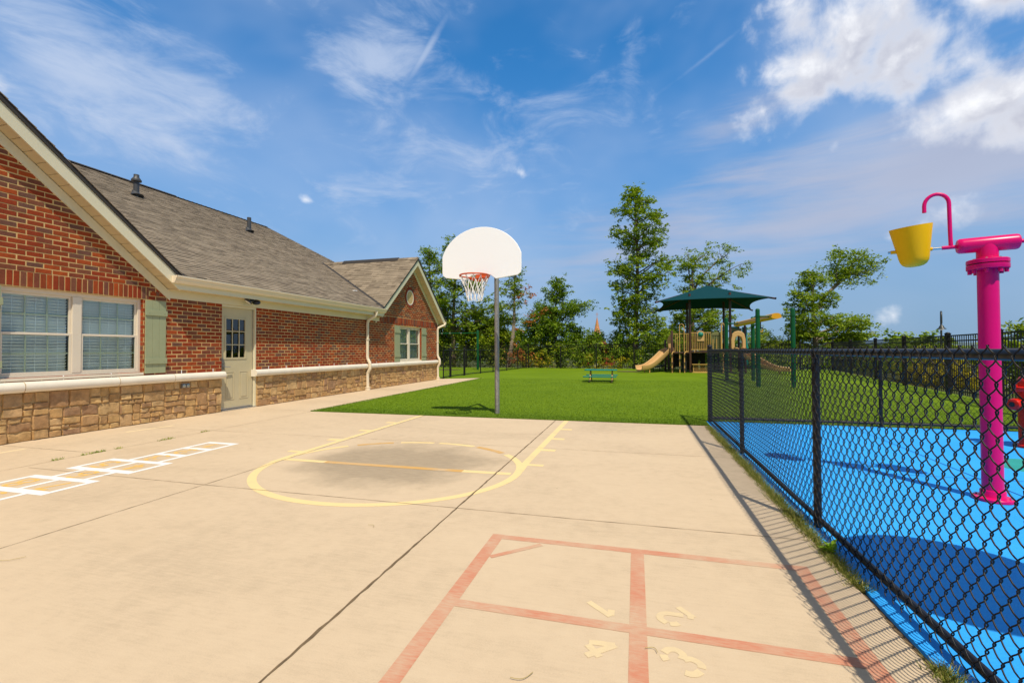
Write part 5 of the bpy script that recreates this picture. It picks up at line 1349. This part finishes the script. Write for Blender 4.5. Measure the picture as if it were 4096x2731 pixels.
m = MB(); m.lathe([(0, -.066), (.045, -.05), (.064, 0), (.045, .05), (0, .066)], (4.31, 16.33, 2.28), 16); m.build('hanger_ball', M['green_metal'], TR, smooth=True)
m = MB()
A0, A1 = Vector((3.98, 20.2, 2.22)), Vector((4.30, 16.1, 2.27))
sec = [(-.15, .0), (-.12, .10), (-.05, .135), (.05, .135), (.12, .10), (.15, .0), (.10, -.03), (.04, -.045), (-.04, -.045), (-.10, -.03)]
v = []; f = []
for i in range(5):
    p = A0.lerp(A1, i/4)
    for a, b in sec: v.append((p.x + a, p.y, p.z - .05 + b*1.0))
ns = len(sec)
for i in range(4):
    for k in range(ns): f.append((i*ns+k, i*ns+(k+1) % ns, (i+1)*ns+(k+1) % ns, (i+1)*ns+k))
f.append(tuple(range(ns))); f.append(tuple(4*ns+k for k in range(ns)))
mesh_obj('channel', v, f, M['channel'], TR, fixn=True)
m = MB(); m.tube([(4.14, 18.2, 2.38), (4.3, 18.2, 2.34), (4.34, 18.2, 2.2), (4.40, 19.6, 2.1)], .03, 8); m.build('bracket', M['green_metal'], TR)
m = MB(); m.box(4.18, 4.24, 17.7, 17.76, 1.98, 2.2); m.box(4.12, 4.30, 17.70, 17.74, 1.93, 1.98); HD = m.build('trolley', M['rubber'], TR)
m = MB(); m.tube([(4.13, 17.72, 1.93), (4.13, 17.72, 1.83), (4.29, 17.72, 1.83), (4.29, 17.72, 1.93)], .014, 8); m.build('grip', M['channel'], HD)
# ---------------------------------------------------------------- swing frame behind the building corner
SW = thing('swing_frame', (-11, 27, 0), 'green steel swing frame behind the chain-link fence at the building corner', 'swing frame')
for x in (-9.5, -13.6):
    m = MB(); m.lathe([(.07, 0), (.07, 2.42), (.05, 2.46), (0, 2.47)], (x, 27, 0), 14); m.build('post', M['green_metal'], SW, smooth=True)
m = MB(); m.tube([(-13.6, 27, 2.29), (-9.5, 27, 2.29)], .036, 10); m.build('beam', M['green_metal'], SW, smooth=True)
m = MB()
for x in (-12.6, -11.9, -11.35, -10.6): m.lathe([(.05, -.045), (.05, .045)], (x, 27, 2.285), 10, Matrix.Rotation(PI/2, 3, 'Y')); m.tube([(x, 27, 2.26), (x, 27, 2.2)], .012, 6)
m.build('swing_hanger', M['steel'], SW)
m = MB(); m.prism([(-11.4+.9*math.cos(t), 26.6+.35*math.sin(t)) for t in [k*2*PI/24 for k in range(24)]], lambda p, q, t: (p, q, t), 0, .015)
tag(m.build('wear_mat', M['mat'], None, fixn=True, loc=(-11.4, 26.6, 0)), 'brown wear mat under the green swing frame behind the low fence', 'mat')
# ---------------------------------------------------------------- trees
LAT = np.array([rt.x, rt.y, 0]); DEP = np.array([-rt.y, rt.x, 0])     # across and along the view from the court
def leaf_quads(cent, rad, n, size, rs, flat=.62, up=.75):
    """n leaf faces scattered in soft ellipsoids round each centre"""
    out = []
    for c, r in zip(cent, rad):
        k = max(6, int(n*(r/.5)**2))
        ax = rs.uniform(.6, 1.5, 3)*np.array([1, 1, flat])
        nb = rs.normal(0, .62, (max(3, k//12), 3))*ax*r           # twigs inside the clump
        p = c + nb[rs.randint(0, len(nb), k)] + rs.normal(0, .27, (k, 3))*r*ax
        out.append(p)
    P = np.concatenate(out); k = len(P)
    nr = rs.normal(0, 1, (k, 3)); nr[:, 2] = np.abs(nr[:, 2]) + up; nr /= np.linalg.norm(nr, axis=1)[:, None]
    t = np.cross(nr, rs.normal(0, 1, (k, 3))); t /= np.linalg.norm(t, axis=1)[:, None]; b = np.cross(nr, t)
    s = (size*rs.uniform(.6, 1.35, (k, 1)))
    V = np.stack([P - t*s*.5, P + b*s*.30 + t*s*.05, P + t*s*.55 - nr*s*.12, P - b*s*.30 + t*s*.05], 1).reshape(-1, 3)
    return V, np.arange(4*k).reshape(-1, 4)
def tree(name, label, cat, x, y, levels, seed, leaf='leaf', bark='bark', tr=.13, size=.19, dens=70, nl=6, extra=(), dead=(), top=None, lean=0.0, crad=(.30, .55), group='trees behind the back fence', start=None, bz=None):
    """levels: (height, reach left, reach right) seen across the view; limbs fan out all round"""
    rs = np.random.RandomState(seed); z0 = gz(x, y) if bz is None else bz
    T = thing(name, (x, y, z0), label, cat, group)
    zt = top or max(l[0] for l in levels); base = np.array([x, y, 0.])
    tp = []; rr = []
    for i in range(13):
        u = i/12; z = z0 - .1 + (zt - z0)*u
        o = LAT*(lean*u + .12*math.sin(u*5+seed)) + DEP*(.10*math.sin(u*4+seed*2))
        tp.append(base + o + np.array([0, 0, z])); rr.append(tr*(1-u)**.8 + .018)
    tk = MB(); tk.tube(tp, rr, 8)
    at = lambda z: tp[0] + (tp[-1]-tp[0])*0 if z <= tp[0][2] else np.array([np.interp(z, [p[2] for p in tp], [p[k] for p in tp]) for k in range(3)])
    C = []; Rr = []
    def limb(a, b, r, cl):
        mid = (a+b)/2 + rs.normal(0, .07, 3)*np.linalg.norm(b-a) + np.array([0, 0, .06*np.linalg.norm(b-a)])
        pts = [a + (mid-a)*u*2 if u < .5 else mid + (b-mid)*(u-.5)*2 for u in (0, .25, .5, .75, 1)]
        tk.tube(pts, [r, r*.8, r*.6, r*.4, r*.2], 5)
        L = np.linalg.norm(b-a)
        for k in range(cl):
            u = rs.uniform(.38, 1.02)**.8; i = min(3, int(u*4)); p = pts[i] + (pts[i+1]-pts[i])*(u*4-i)
            off = rs.normal(0, 1, 3)*np.array([.24, .24, .16])*min(1.4, .5+L*.4)
            C.append(p+off); Rr.append(rs.uniform(*crad)*(1.0-.4*u))
            if rs.rand() < .5: tk.tube([p, p+off*.6, p+off], [r*.3, r*.2, .006], 4)
    for (z, l, r) in levels:
        a0 = rs.uniform(0, 2*PI)
        for k in range(nl):
            az = a0 + 2*PI*k/nl + rs.uniform(-.4, .4); cx, cy = math.cos(az), math.sin(az)
            reach = (r if cx > 0 else l)*abs(cx) + (l+r)/2*.9*(1-abs(cx))
            if reach < .08: continue
            reach *= rs.uniform(.72, 1.05)
            zz = z + rs.uniform(-.25, .25); a = at(zz - .32*reach - .1)
            b = at(zz) + LAT*cx*reach + DEP*cy*reach; b[2] = zz + rs.uniform(-.12, .15)
            limb(a, b, .018 + .018*reach, max(3, int(5.0*reach)))
    for ex in extra:                                   # named big limbs: list of (across, depth, height), clusters, radius
        pts = [base + LAT*p[0] + DEP*p[1] + np.array([0, 0, p[2]]) for p in ex[0]]
        n = len(pts); tk.tube(pts, [ex[2]*(1-.8*i/(n-1)) for i in range(n)], 7)
        for k in range(ex[1]):
            u = rs.uniform(ex[3] if len(ex) > 3 else .3, 1.03)*(n-1); i = min(n-2, int(u)); p = pts[i] + (pts[i+1]-pts[i])*(u-i)
            q = p + rs.normal(0, 1, 3)*np.array([.5, .5, .4]); C.append(q); Rr.append(rs.uniform(*crad)); tk.tube([p, (p+q)/2 + rs.normal(0, .05, 3), q], [.022, .014, .006], 4)
    tk.build('trunk', M[bark], T, smooth=True)
    V, F = leaf_quads(C, Rr, dens*2.7, size*.70, rs)
    mesh_obj('crown', V, F, M[leaf], T)
    if dead:
        DC = [base + LAT*p[0] + DEP*p[1] + np.array([0, 0, p[2]]) for p in dead]
        V, F = leaf_quads(DC, [p[3]*1.35 for p in dead], dens*1.3, size*.9, rs); mesh_obj('dead_leaves', V, F, M['leaf_brown'], T)
    return T
tree('oak_tree', 'tallest tree, a slender oak with tiered foliage left of the canopy', 'tree', .05, 34, [(12.75,.35,.4),(12.2,.8,.9),(11.5,1.3,1.5),(10.8,1.55,2.0),(9.7,1.9,2.6),(9.0,1.8,2.2),(8.05,.9,1.2),(7.3,1.8,2.6),(6.6,2.2,2.7),(5.9,2.0,2.2),(5.0,1.9,1.8),(4.3,1.9,1.9),(3.5,1.5,2.4),(2.9,1.4,2.3),(2.0,1.7,2.1),(1.3,1.7,1.8)], 11, 'leaf', tr=.17, size=.21, dens=52, nl=6, top=12.9, crad=(.30, .55))
tree('oak_tree', 'thin-crowned tree leaning right, rising behind the teal canopy', 'tree', 4.3, 40, [(6.9,.6,1.0),(5.9,1.3,1.2),(5.2,1.4,1.6),(4.3,1.3,3.2),(3.5,1.8,3.6),(2.8,1.9,2.8),(2.0,1.4,2.2)], 5, 'leaf', tr=.2, size=.22, dens=48, nl=6, top=8.8, lean=.3, crad=(.32, .6),
     extra=[([(0.1,0,5.6),(1.2,.3,7.3),(2.6,.5,8.6),(3.3,.4,9.0)], 13, .09), ([(0.1,0,5.2),(1.6,-.3,6.6),(3.0,-.5,7.6),(4.0,-.4,8.1)], 12, .08), ([(.2,0,6.8),(.6,.2,8.4),(1.6,.2,9.3)], 11, .07), ([(.1,0,6.2),(.1,.3,7.8),(.0,.2,9.0)], 9, .06), ([(.3,0,5.6),(1.8,.2,6.2),(3.6,.3,6.9)], 8, .05)])
tree('oak_tree', 'crooked tree with a long limb reaching up right, beyond the green posts', 'tree', 13.3, 40, [(6.9,1.0,.5),(6.2,1.1,.8),(5.3,1.7,1.0),(4.5,1.8,1.6),(3.6,1.9,3.4),(2.9,1.8,4.0),(2.2,1.5,4.1),(1.5,1.3,3.6)], 8, 'leaf', tr=.24, size=.23, dens=50, nl=6, top=7.1, crad=(.36, .62), bark='bark_pale',
     extra=[([(0,0,4.2),(1.0,.2,5.3),(2.2,.3,6.5),(3.2,.3,7.8),(4.1,.2,8.7)], 22, .15, .45), ([(1.6,.2,5.8),(2.8,.1,6.9),(3.9,0,7.2),(4.2,0,7.3)], 9, .06), ([(2.0,.3,6.2),(2.0,.4,7.6),(2.6,.4,9.0)], 10, .06)])
tree('maple_tree', 'dark bushy tree with thin tufts on top, between hoop pole and steeple', 'tree', -5.7, 34, [(6.2,.35,.4),(5.7,.8,.9),(5.1,.4,.6),(4.5,1.0,2.3),(3.9,1.2,2.2),(3.2,1.6,2.0),(2.5,1.7,2.1),(1.8,1.6,2.4),(1.1,1.4,2.2)], 21, 'leaf_dark', size=.2, dens=58, nl=6, top=6.4, crad=(.34, .6), extra=[([(.3,0,3.4),(1.3,.2,4.3),(2.3,.2,4.8)], 7, .05)])
tree('pine_tree', 'pale leaning trunk with patches of brown leaves, right of the hoop pole', 'tree', -8.9, 32, [(7.0,.3,.7),(6.5,.6,.9),(5.9,.9,.9),(5.2,1.1,.9),(4.5,1.1,.8)], 31, 'leaf', bark='bark_pale', tr=.16, size=.18, dens=48, nl=6, top=7.3, lean=.62, crad=(.28, .48),
     dead=[(1.25,0,5.25,.42),(1.5,.2,5.6,.34),(1.05,-.2,4.95,.32),(1.9,.4,3.55,.4),(2.4,.5,3.8,.36),(1.3,.2,3.2,.34),(.7,.1,2.6,.3),(2.9,.5,4.0,.26),(.5,-.5,1.0,.5),(1.0,-.6,1.1,.45),(-.2,-.5,.8,.4),(1.7,-.7,.7,.4),(.9,-.6,.5,.45)])
tree('oak_tree', 'tall open tree directly behind the left half of the backboard', 'tree', -13.3, 32.5, [(9.5,.5,.5),(8.9,.8,.9),(8.2,1.1,1.3),(7.4,1.4,1.8),(6.6,1.6,2.3),(5.8,1.6,2.6),(5.0,1.7,2.8),(4.2,1.9,2.6),(3.4,1.8,2.4)], 41, 'leaf', tr=.17, size=.2, dens=46, nl=6, top=9.8, crad=(.3, .55))
tree('oak_tree', 'tall tree showing just above the far gable roof', 'tree', -15.6, 33, [(8.9,.5,.6),(8.3,.9,.8),(7.5,1.2,.9),(6.6,1.3,1.3),(5.6,1.5,1.5),(4.6,1.7,1.7),(3.6,1.7,1.7)], 43, 'leaf', tr=.16, size=.2, dens=48, nl=6, top=9.1, crad=(.3, .55))
def bush(name, label, cat, x, y, top, r, leaf, seed, group='trees behind the back fence', size=.19, dens=62, low=.6, bz=None):
    lv = []; n = max(3, int((top-low)/.62))
    for k in range(n+1):
        u = k/n; w = r*math.sin(PI*(.22+.74*(1-u)))**.8 if u < .97 else r*.25
        lv.append((low + (top-low-.3)*u, w*(.85+.3*math.sin(seed+k*2.1)), w*(.85+.3*math.sin(seed*2+k*1.7))))
    return tree(name, label, cat, x, y, lv, seed, leaf, tr=.09, size=size, dens=dens, nl=6, top=top-.25, crad=(.36, .62), group=group, bz=bz)
for a in [
    ('bushy_tree', 'green bushy tree behind the left end of the swing beam', -15.0, 34.2, 4.5, 2.0, 'leaf', 51),
    ('bushy_tree', 'light green bushy tree behind the middle of the swing beam', -12.4, 35, 4.4, 2.1, 'leaf_lime', 52),
    ('bushy_tree', 'bushy tree behind the green swing post, under the basketball net', -10.6, 34.3, 4.9, 1.8, 'leaf', 53),
    ('bushy_tree', 'rounded dark tree far behind the brown leaves, right of the pale trunk', -7.6, 37.5, 5.0, 1.8, 'leaf_dark', 54),
    ('bushy_tree', 'light green sapling thicket behind the steel hoop pole', -9.8, 33, 3.0, 1.2, 'leaf_lime', 55),
    ('bushy_tree', 'dark leafy tree behind the fence left of the steeple', -4.2, 35.5, 2.75, 1.15, 'leaf_dark', 56),
    ('bushy_tree', 'green tree standing in front of the copper steeple', -2.75, 35, 2.35, .8, 'leaf', 57),
    ('bushy_tree', 'low light green tree between the steeple and the tallest oak', -1.2, 36, 2.5, 1.1, 'leaf_lime', 58),
    ('bushy_tree', 'green thicket at the right foot of the tallest oak', 1.9, 36, 2.5, 1.5, 'leaf', 59),
    ('bushy_tree', 'pale green tree seen through the left railing of the play structure', 3.1, 44, 3.2, 1.8, 'leaf_lime', 60),
    ('bushy_tree', 'low green tree between the two green front posts', 9.9, 42, 2.9, 2.2, 'leaf', 61),
    ('bushy_tree', 'light green shrub left of the crooked tree trunk', 11.7, 39.5, 2.0, 1.5, 'leaf_lime', 62),
    ('bushy_tree', 'light green shrub right of the crooked tree trunk', 15.3, 41, 2.5, 2.0, 'leaf_lime', 63),
    ('bushy_tree', 'small green tree behind the play deck, under the canopy', 6.6, 43, 2.6, 2.0, 'leaf', 64)]:
    bush(a[0], a[1], 'tree', a[2], a[3], a[4], a[5], a[6], a[7])
bush('bushy_tree', 'yellow-green tree behind the iron fence right of the pink post', 'tree', 13.1, 19.6, 1.95, 1.6, 'leaf_lime', 71, 'trees beyond the right fence', low=-.6)
bush('golden_shrub', 'golden flowering shrub behind the iron fence, left of the pink post', 'shrub', 10.7, 20.4, .95, .85, 'leaf_gold', 72, 'trees beyond the right fence', size=.12, dens=110, low=.0)
bush('golden_shrub', 'small golden shrub nearest the foot of the iron fence', 'shrub', 10.1, 18.6, .55, .6, 'leaf_gold', 73, 'trees beyond the right fence', size=.11, dens=110, low=-.1)
bush('bushy_tree', 'dark green tree behind the iron fence left of the street lamp', 'tree', 19.5, 42, 1.9, 2.6, 'leaf', 74, 'trees beyond the right fence', low=-.8)
# low growth along the fences, too tangled to count
def thicket(name, leaf, spots, size, dens, seed):
    rs = np.random.RandomState(seed); C = []; Rr = []
    for (x0, x1, y0, y1, zt, n) in spots:
        for k in range(n):
            x = rs.uniform(x0, x1); y = rs.uniform(y0, y1); z = gz(x, y) + rs.uniform(.05, 1)**1.2*zt
            C.append(np.array([x, y, z])); Rr.append(rs.uniform(.22, .46))
    V, F = leaf_quads(C, Rr, dens, size, rs, flat=.9); return tag(mesh_obj(name, V, F, M[leaf]), kind='stuff')
thicket('undergrowth', 'leaf_lime', [(-16, -6, 31.6, 33, 2.1, 95), (-6, 4, 30.2, 32, 1.7, 90), (4, 12, 30.2, 33, 1.0, 60)], .15, 62, 81)
thicket('undergrowth', 'leaf_dark', [(-16, -6, 32, 34.5, 2.6, 85), (-6, 3, 31, 34, 2.2, 90), (3, 10.5, 31, 36, 1.3, 60)], .17, 62, 82)
thicket('golden_undergrowth', 'leaf_gold', [(-8, -5.5, 30.9, 31.5, 1.3, 14), (-3.2, -.6, 30, 30.8, .9, 14)], .13, 60, 83)
thicket('undergrowth', 'leaf', [(10.2, 14, 12, 24, .6, 26), (11.5, 16, 22, 34, 1.2, 60), (16, 26, 26, 34, 1.6, 60)], .17, 48, 84)
# distant trees, one built and copied
def far_tree(seed, leaf):
    rs = np.random.RandomState(seed); C = []; Rr = []
    for k in range(46):
        d = rs.normal(0, 1, 3); d /= np.linalg.norm(d); r = rs.uniform(.3, 1)**.5
        C.append(np.array([0, 0, 4.1]) + d*r*np.array([2.7, 2.7, 2.5])); Rr.append(rs.uniform(.7, 1.1))
    V, F = leaf_quads(C, Rr, 20, .55, rs); m = MB(); m.tube([(0, 0, -.3), (.1, 0, 2), (0, .1, 4.5)], [.25, .2, .08], 8)
    return V, F, m
def place_far(spots, leaf, seed, label, group):
    V, F, m = far_tree(seed, leaf); R0 = None
    for i, (x, y, s) in enumerate(spots):
        if R0 is None:
            R0 = thing('distant_tree', (0, 0, 0), label, 'tree', group); cr = mesh_obj('crown', V, F, M[leaf], R0); tk = m.build('trunk', M['bark'], R0, smooth=True); R = R0
        else:
            R = R0.copy(); COL.objects.link(R)
            for c in (cr, tk):
                d = c.copy(); COL.objects.link(d); d.parent = R
        R.location = (x, y, gz(x, y)); R.scale = (s, s, s); R.rotation_euler = (0, 0, i*1.9)
place_far([(36.5, 78, 1.02), (39.5, 77, 1.0), (33, 82, .85), (44, 84, .82), (49, 86, .78), (55, 86, .75), (59, 88, .8), (64, 88, .84), (28, 84, .8), (24, 88, .85), (70, 86, .95), (76, 84, 1.0)], 'leaf', 91, 'distant green tree in the row beyond the parking lot on the right', 'distant trees beyond the parking lot')
place_far([(-34, 70, 1.1), (-26, 74, 1.05), (-19, 78, 1.0), (-9, 84, .85), (-1, 88, .8), (7, 90, .78), (14, 92, .8), (19, 90, .8)], 'leaf_dark', 92, 'distant dark tree showing through gaps behind the back fence', 'distant trees behind the back fence')
tag(thicket('far_woods', 'leaf_dark', [(60, 170, 120, 150, 3.2, 150), (-120, 60, 150, 180, 5, 170)], 1.3, 12, 95), kind='stuff')
# ---------------------------------------------------------------- church steeple, street lamp, parking lot
CH = thing('church', (-11.95, 150, gz(-12, 150)), 'church with a copper-coloured spire and cross, far behind the trees', 'church')
cx, cy = -11.95, 150
m = MB(); m.lathe([(1.25, 6.6), (1.05, 7.0), (.80, 8.0), (.12, 11.5), (0, 11.6)], (cx, cy, 0), 8); m.build('spire', M['steeple'], CH)
m = MB(); m.box(cx-.06, cx+.06, cy-.06, cy+.06, 11.4, 13.35); m.box(cx-.42, cx+.42, cy-.05, cy+.05, 12.55, 12.68); m.build('cross', M['steeple'], CH)
m = MB(); m.box(cx-1.1, cx+1.1, cy-1.1, cy+1.1, -6, 6.6); m.build('tower', M['band'], CH)
m = MB(); m.prism([(-5, -6), (5, -6), (5, 1), (0, 5), (-5, 1)], lambda p, q, t: (cx+p, t, q), cy+1.1, cy+22); m.build('nave', M['brick'], CH, fixn=True)
lx, ly = 32.0, 60.0; lz = gz(lx, ly)
LP = thing('street_lamp', (lx, ly, lz), 'dark gooseneck street lamp beyond the right iron fence', 'street lamp')
td = Vector((-lx, -ly, 0)).normalized(); sd = Vector((td.y, -td.x, 0))
m = MB(); pp_ = [(lx, ly, lz), (lx, ly, 4.45)]
for k in range(1, 11):
    t = PI*k/10; o_ = td*(.5*(1-math.cos(t))) - sd*.03*k/10; pp_.append((lx+o_.x, ly+o_.y, 4.45 + .72*math.sin(t)))
e = Vector(pp_[-1]); pp_.append((e.x, e.y, 3.9))
m.tube(pp_, [.095] + [.085]*(len(pp_)-1), 10); m.lathe([(.2, 0), (.2, .5), (.12, .8)], (lx, ly, lz), 12); m.build('pole', M['lamp'], LP, smooth=True)
m = MB(); m.lathe([(.40, 3.27), (.38, 3.32), (.25, 3.42), (.18, 3.6), (.07, 3.72), (.05, 3.95), (0, 3.96)], (e.x, e.y, 0), 18); m.build('lamp_shade', M['lamp'], LP, smooth=True)
m = MB(); m.lathe([(0, 3.15), (.12, 3.18), (.17, 3.27)], (e.x, e.y, 0), 14); m.build('globe', M['board'], LP, smooth=True)
def lot():
    v = []; f = []; xs = list(range(15, 62, 2)); ys = list(range(34, 66, 2))
    for y in ys:
        for x in xs: v.append((x, y, gz(x, y)+.12))
    n = len(xs)
    for j in range(len(ys)-1):
        for i in range(n-1): f.append((j*n+i, j*n+i+1, (j+1)*n+i+1, (j+1)*n+i))
    return tag(mesh_obj('parking_lot', v, f, M['asphalt'], smooth='full'), kind='structure')
lot()
M['car_white'] = paint('white_car_paint', (.75, .75, .74), .25, .03, 1, coat=.5)
M['car_red'] = paint('dark_red_car_paint', (.20, .015, .015), .25, .08, 1, coat=.5)
M['car_glass'] = paint('dark_car_glass', (.02, .025, .03), .08, .2, 1)
M['hi_vis'] = paint('hi_vis_yellow', (.55, .75, .03), .6, .08, 4)
M['orange'] = paint('orange_paint', (.75, .25, .03), .5, .08, 4)
def car(name, label, cat, x, y, rz, mat, kind='car'):
    z = gz(x, y)+.12; C_ = thing(name, (x, y, z), label, cat)
    Rz = Matrix.Rotation(rz, 3, 'Z')
    fn = lambda p, q, t: tuple(Rz @ Vector((p, t, q)) + Vector((x, y, z)))
    if kind == 'car':
        body = [(-2.1, .35), (-2.15, .75), (-1.95, .92), (-1.2, .97), (1.0, .95), (1.9, .82), (2.15, .65), (2.12, .32)]; cab = [(-1.75, .94), (-1.15, 1.42), (.25, 1.45), (1.0, .95)]
    else:
        body = [(-2.5, .4), (-2.55, 1.15), (1.5, 1.15), (2.4, .98), (2.5, .75), (2.5, .4)]; cab = [(-2.5, 1.14), (-2.42, 2.1), (.9, 2.12), (1.6, 1.14)]
    m = MB(); m.prism(body, fn, -.85, .85); m.build('body', M[mat], C_, fixn=True, bevel=.06)
    m = MB(); m.prism(cab, fn, -.72, .72); m.build('cabin', M[mat], C_, fixn=True, bevel=.05)
    w = [(p*.93-.02, .99 if kind == 'car' else 1.25) if q < 1.2 else (p*.93-.02, q-.08) for p, q in cab]
    m = MB(); m.prism(w, fn, -.735, .735); m.build('window', M['car_glass'], C_, fixn=True)
    for px_ in (-1.35, 1.35):
        for s in (-1, 1):
            m = MB(); m.lathe([(.32, -.1), (.33, -.06), (.33, .06), (.32, .1), (.2, .11), (0, .11)], Rz @ Vector((px_, s*.78, .33)) + Vector((x, y, z)), 16, Rz @ Matrix.Rotation(-PI/2*s, 3, 'X')); wh = m.build('wheel', M['rubber'], C_, smooth=True)
            m = MB(); m.lathe([(.19, .112), (0, .13)], Rz @ Vector((px_, s*.78, .33)) + Vector((x, y, z)), 12, Rz @ Matrix.Rotation(-PI/2*s, 3, 'X')); m.build('rim', M['steel'], wh)
car('parked_car', 'white parked car seen through the fences left of the golden shrub', 'car', 21.6, 46, .4, 'car_white')
car('parked_car', 'dark red parked car seen through the fences just left of the pink post', 'car', 25.4, 44, 1.2, 'car_red')
car('delivery_van', 'white van seen through the fences behind the red car', 'van', 30.5, 52.5, .3, 'car_white', 'van')
car('parked_car', 'white parked car seen through the fences between the pink post and the red hydrant', 'car', 28.2, 43.5, .9, 'car_white')
UC = thing('utility_cart', (23.6, 40, gz(23.6, 40)+.1), 'small utility cart with white roof and bright yellow seat, left of the pink post', 'cart')
ux, uy, uz = 23.6, 40, gz(23.6, 40)+.12
m = MB(); m.box(ux-.9, ux+.9, uy-.5, uy+.5, uz+.3, uz+.62); m.build('body', M['orange'], UC, bevel=.06)
m = MB(); m.box(ux-.85, ux+.85, uy-.55, uy+.55, uz+1.8, uz+1.88); m.build('roof', M['car_white'], UC, bevel=.03)
for sx, sy in ((-.8, -.48), (.8, -.48), (.8, .48), (-.8, .48)):
    m = MB(); m.tube([(ux+sx, uy+sy, uz+.6), (ux+sx*.9, uy+sy, uz+1.8)], .035, 8); m.build('roof_post', M['car_white'], UC)
    m = MB(); m.lathe([(.24, -.1), (.24, .1), (0, .11)], (ux+sx*.75, uy+sy, uz+.24), 14, Matrix.Rotation(PI/2, 3, 'X')); m.build('wheel', M['rubber'], UC)
m = MB(); m.box(ux-.3, ux+.2, uy-.45, uy+.45, uz+.62, uz+.85); m.box(ux-.4, ux-.25, uy-.45, uy+.45, uz+.62, uz+1.25); m.build('seat', M['hi_vis'], UC, bevel=.05)
# ---------------------------------------------------------------- weeds
def fence_grass(rs, n):
    y = rs.uniform(2.72, 7.75, n); cl = .5 + .5*np.sin(y*3.1) * np.sin(y*7.7+1) + .25*np.sin(y*17); y2 = y[rs.rand(n) < np.clip(.35+.5*cl, .06, 1)]
    k = len(y2); x = rs.normal(1.098, .024, k); a = np.stack([x, y2], 1)
    y3 = rs.uniform(1.2, 2.14, n//7); b = np.stack([rs.normal(1.11, .022, len(y3)), y3], 1)
    a = np.concatenate([a, b]); a[:, 0] = np.clip(a[:, 0], 1.035, 1.165); return a
tag(blades('grass_strip', 30000, fence_grass, (.012, .058), 'grass', .0028, -.016, 5, 1.5), kind='stuff')
tag(blades('grass_strip', 1500, fence_grass, (.04, .10), 'grass', .0016, -.016, 6, .8), kind='stuff')
def tuft(x, y, ln, label, seed, n=60, h=.035):
    def ar(rs, k): return np.stack([x + rs.normal(0, .012, k), y + rs.uniform(-ln/2, ln/2, k)], 1)
    o = blades('weed_tuft', n, ar, (.01, h), 'leaf_lime' if seed % 2 else 'leaf', .0035, .004, seed, 1.1)
    tag(o, label, 'weed', 'weeds in the concrete joints')
tuft(-6.27, 4.88, .22, 'grass tuft in the joint beside the far end of the hopscotch', 101)
tuft(-6.29, 4.02, .26, 'longest dark green grass tuft, growing where two joints meet left of the hopscotch', 102, 90)
tuft(-6.28, 4.30, .10, 'tiny weed just beyond the longest tuft in the wall-side joint', 103, 26)
tuft(-6.31, 3.68, .12, 'small weed nearest the camera, left of the hopscotch', 104, 34)
tuft(-6.31, 5.50, .14, 'small dry weed at the joint crossing in front of the door', 105, 30)
PLW = thing('broadleaf_weed', (1.105, 3.13, 0), 'bright green broad-leaved weed in the grass at the foot of the low fence', 'weed')
rs = np.random.RandomState(9); V = []; F = []
for k in range(26):
    a = k*2.4; L = rs.uniform(.055, .105); e = rs.uniform(.35, 1.2); hz_ = .02 + .05*rs.rand()
    d = np.array([math.cos(a)*math.cos(e)*.8, math.sin(a)*math.cos(e), math.sin(e)*.6]); s = np.array([-math.sin(a), math.cos(a), 0])*L*.17
    b = np.array([1.105, 3.13, hz_-.02]); o_ = len(V)
    V += [b, b + d*L*.5 + s, b + d*L + np.array([0, 0, -.008]), b + d*L*.5 - s, b + d*L*.5 + np.array([0, 0, -.006])]
    F += [(o_, o_+1, o_+4), (o_+1, o_+2, o_+4), (o_+2, o_+3, o_+4), (o_+3, o_, o_+4)]
mesh_obj('leaf', [tuple(p) for p in V], F, leaf_mat('weed_leaves', [(0, (.12, .24, .01)), (.5, (.20, .36, .015)), (1, (.30, .45, .03))]), PLW)
m = MB(); m.tube([(1.105, 3.13, -.02), (1.107, 3.128, .05)], .004, 6); m.build('stem', M['grass'], PLW)
for x, y, a, L, lab in ((-3.55, 1.85, .6, .13, 'dry grass stem lying on bare concrete at lower left'), (.052, 1.955, 2.7, .05, 'curled dry stem lying beside the painted 3'), (-.42, 1.68, .5, .09, 'curled dry stem at the bottom edge, inside the lower left square'), (-1.78, 2.83, 2.6, .06, 'dry stem lying between the key circle and the four square')):
    pts = [(x + L*(t-.5)*math.cos(a) + .018*math.sin(3.5*t)*math.sin(a), y + L*(t-.5)*math.sin(a) - .018*math.sin(3.5*t)*math.cos(a), .009) for t in [k/8 for k in range(9)]]
    m = MB(); m.tube(pts, .0014, 5); tag(m.build('grass_stem', M['straw'], loc=(x, y, 0)), lab, 'dry stem', 'dry stems on the concrete')
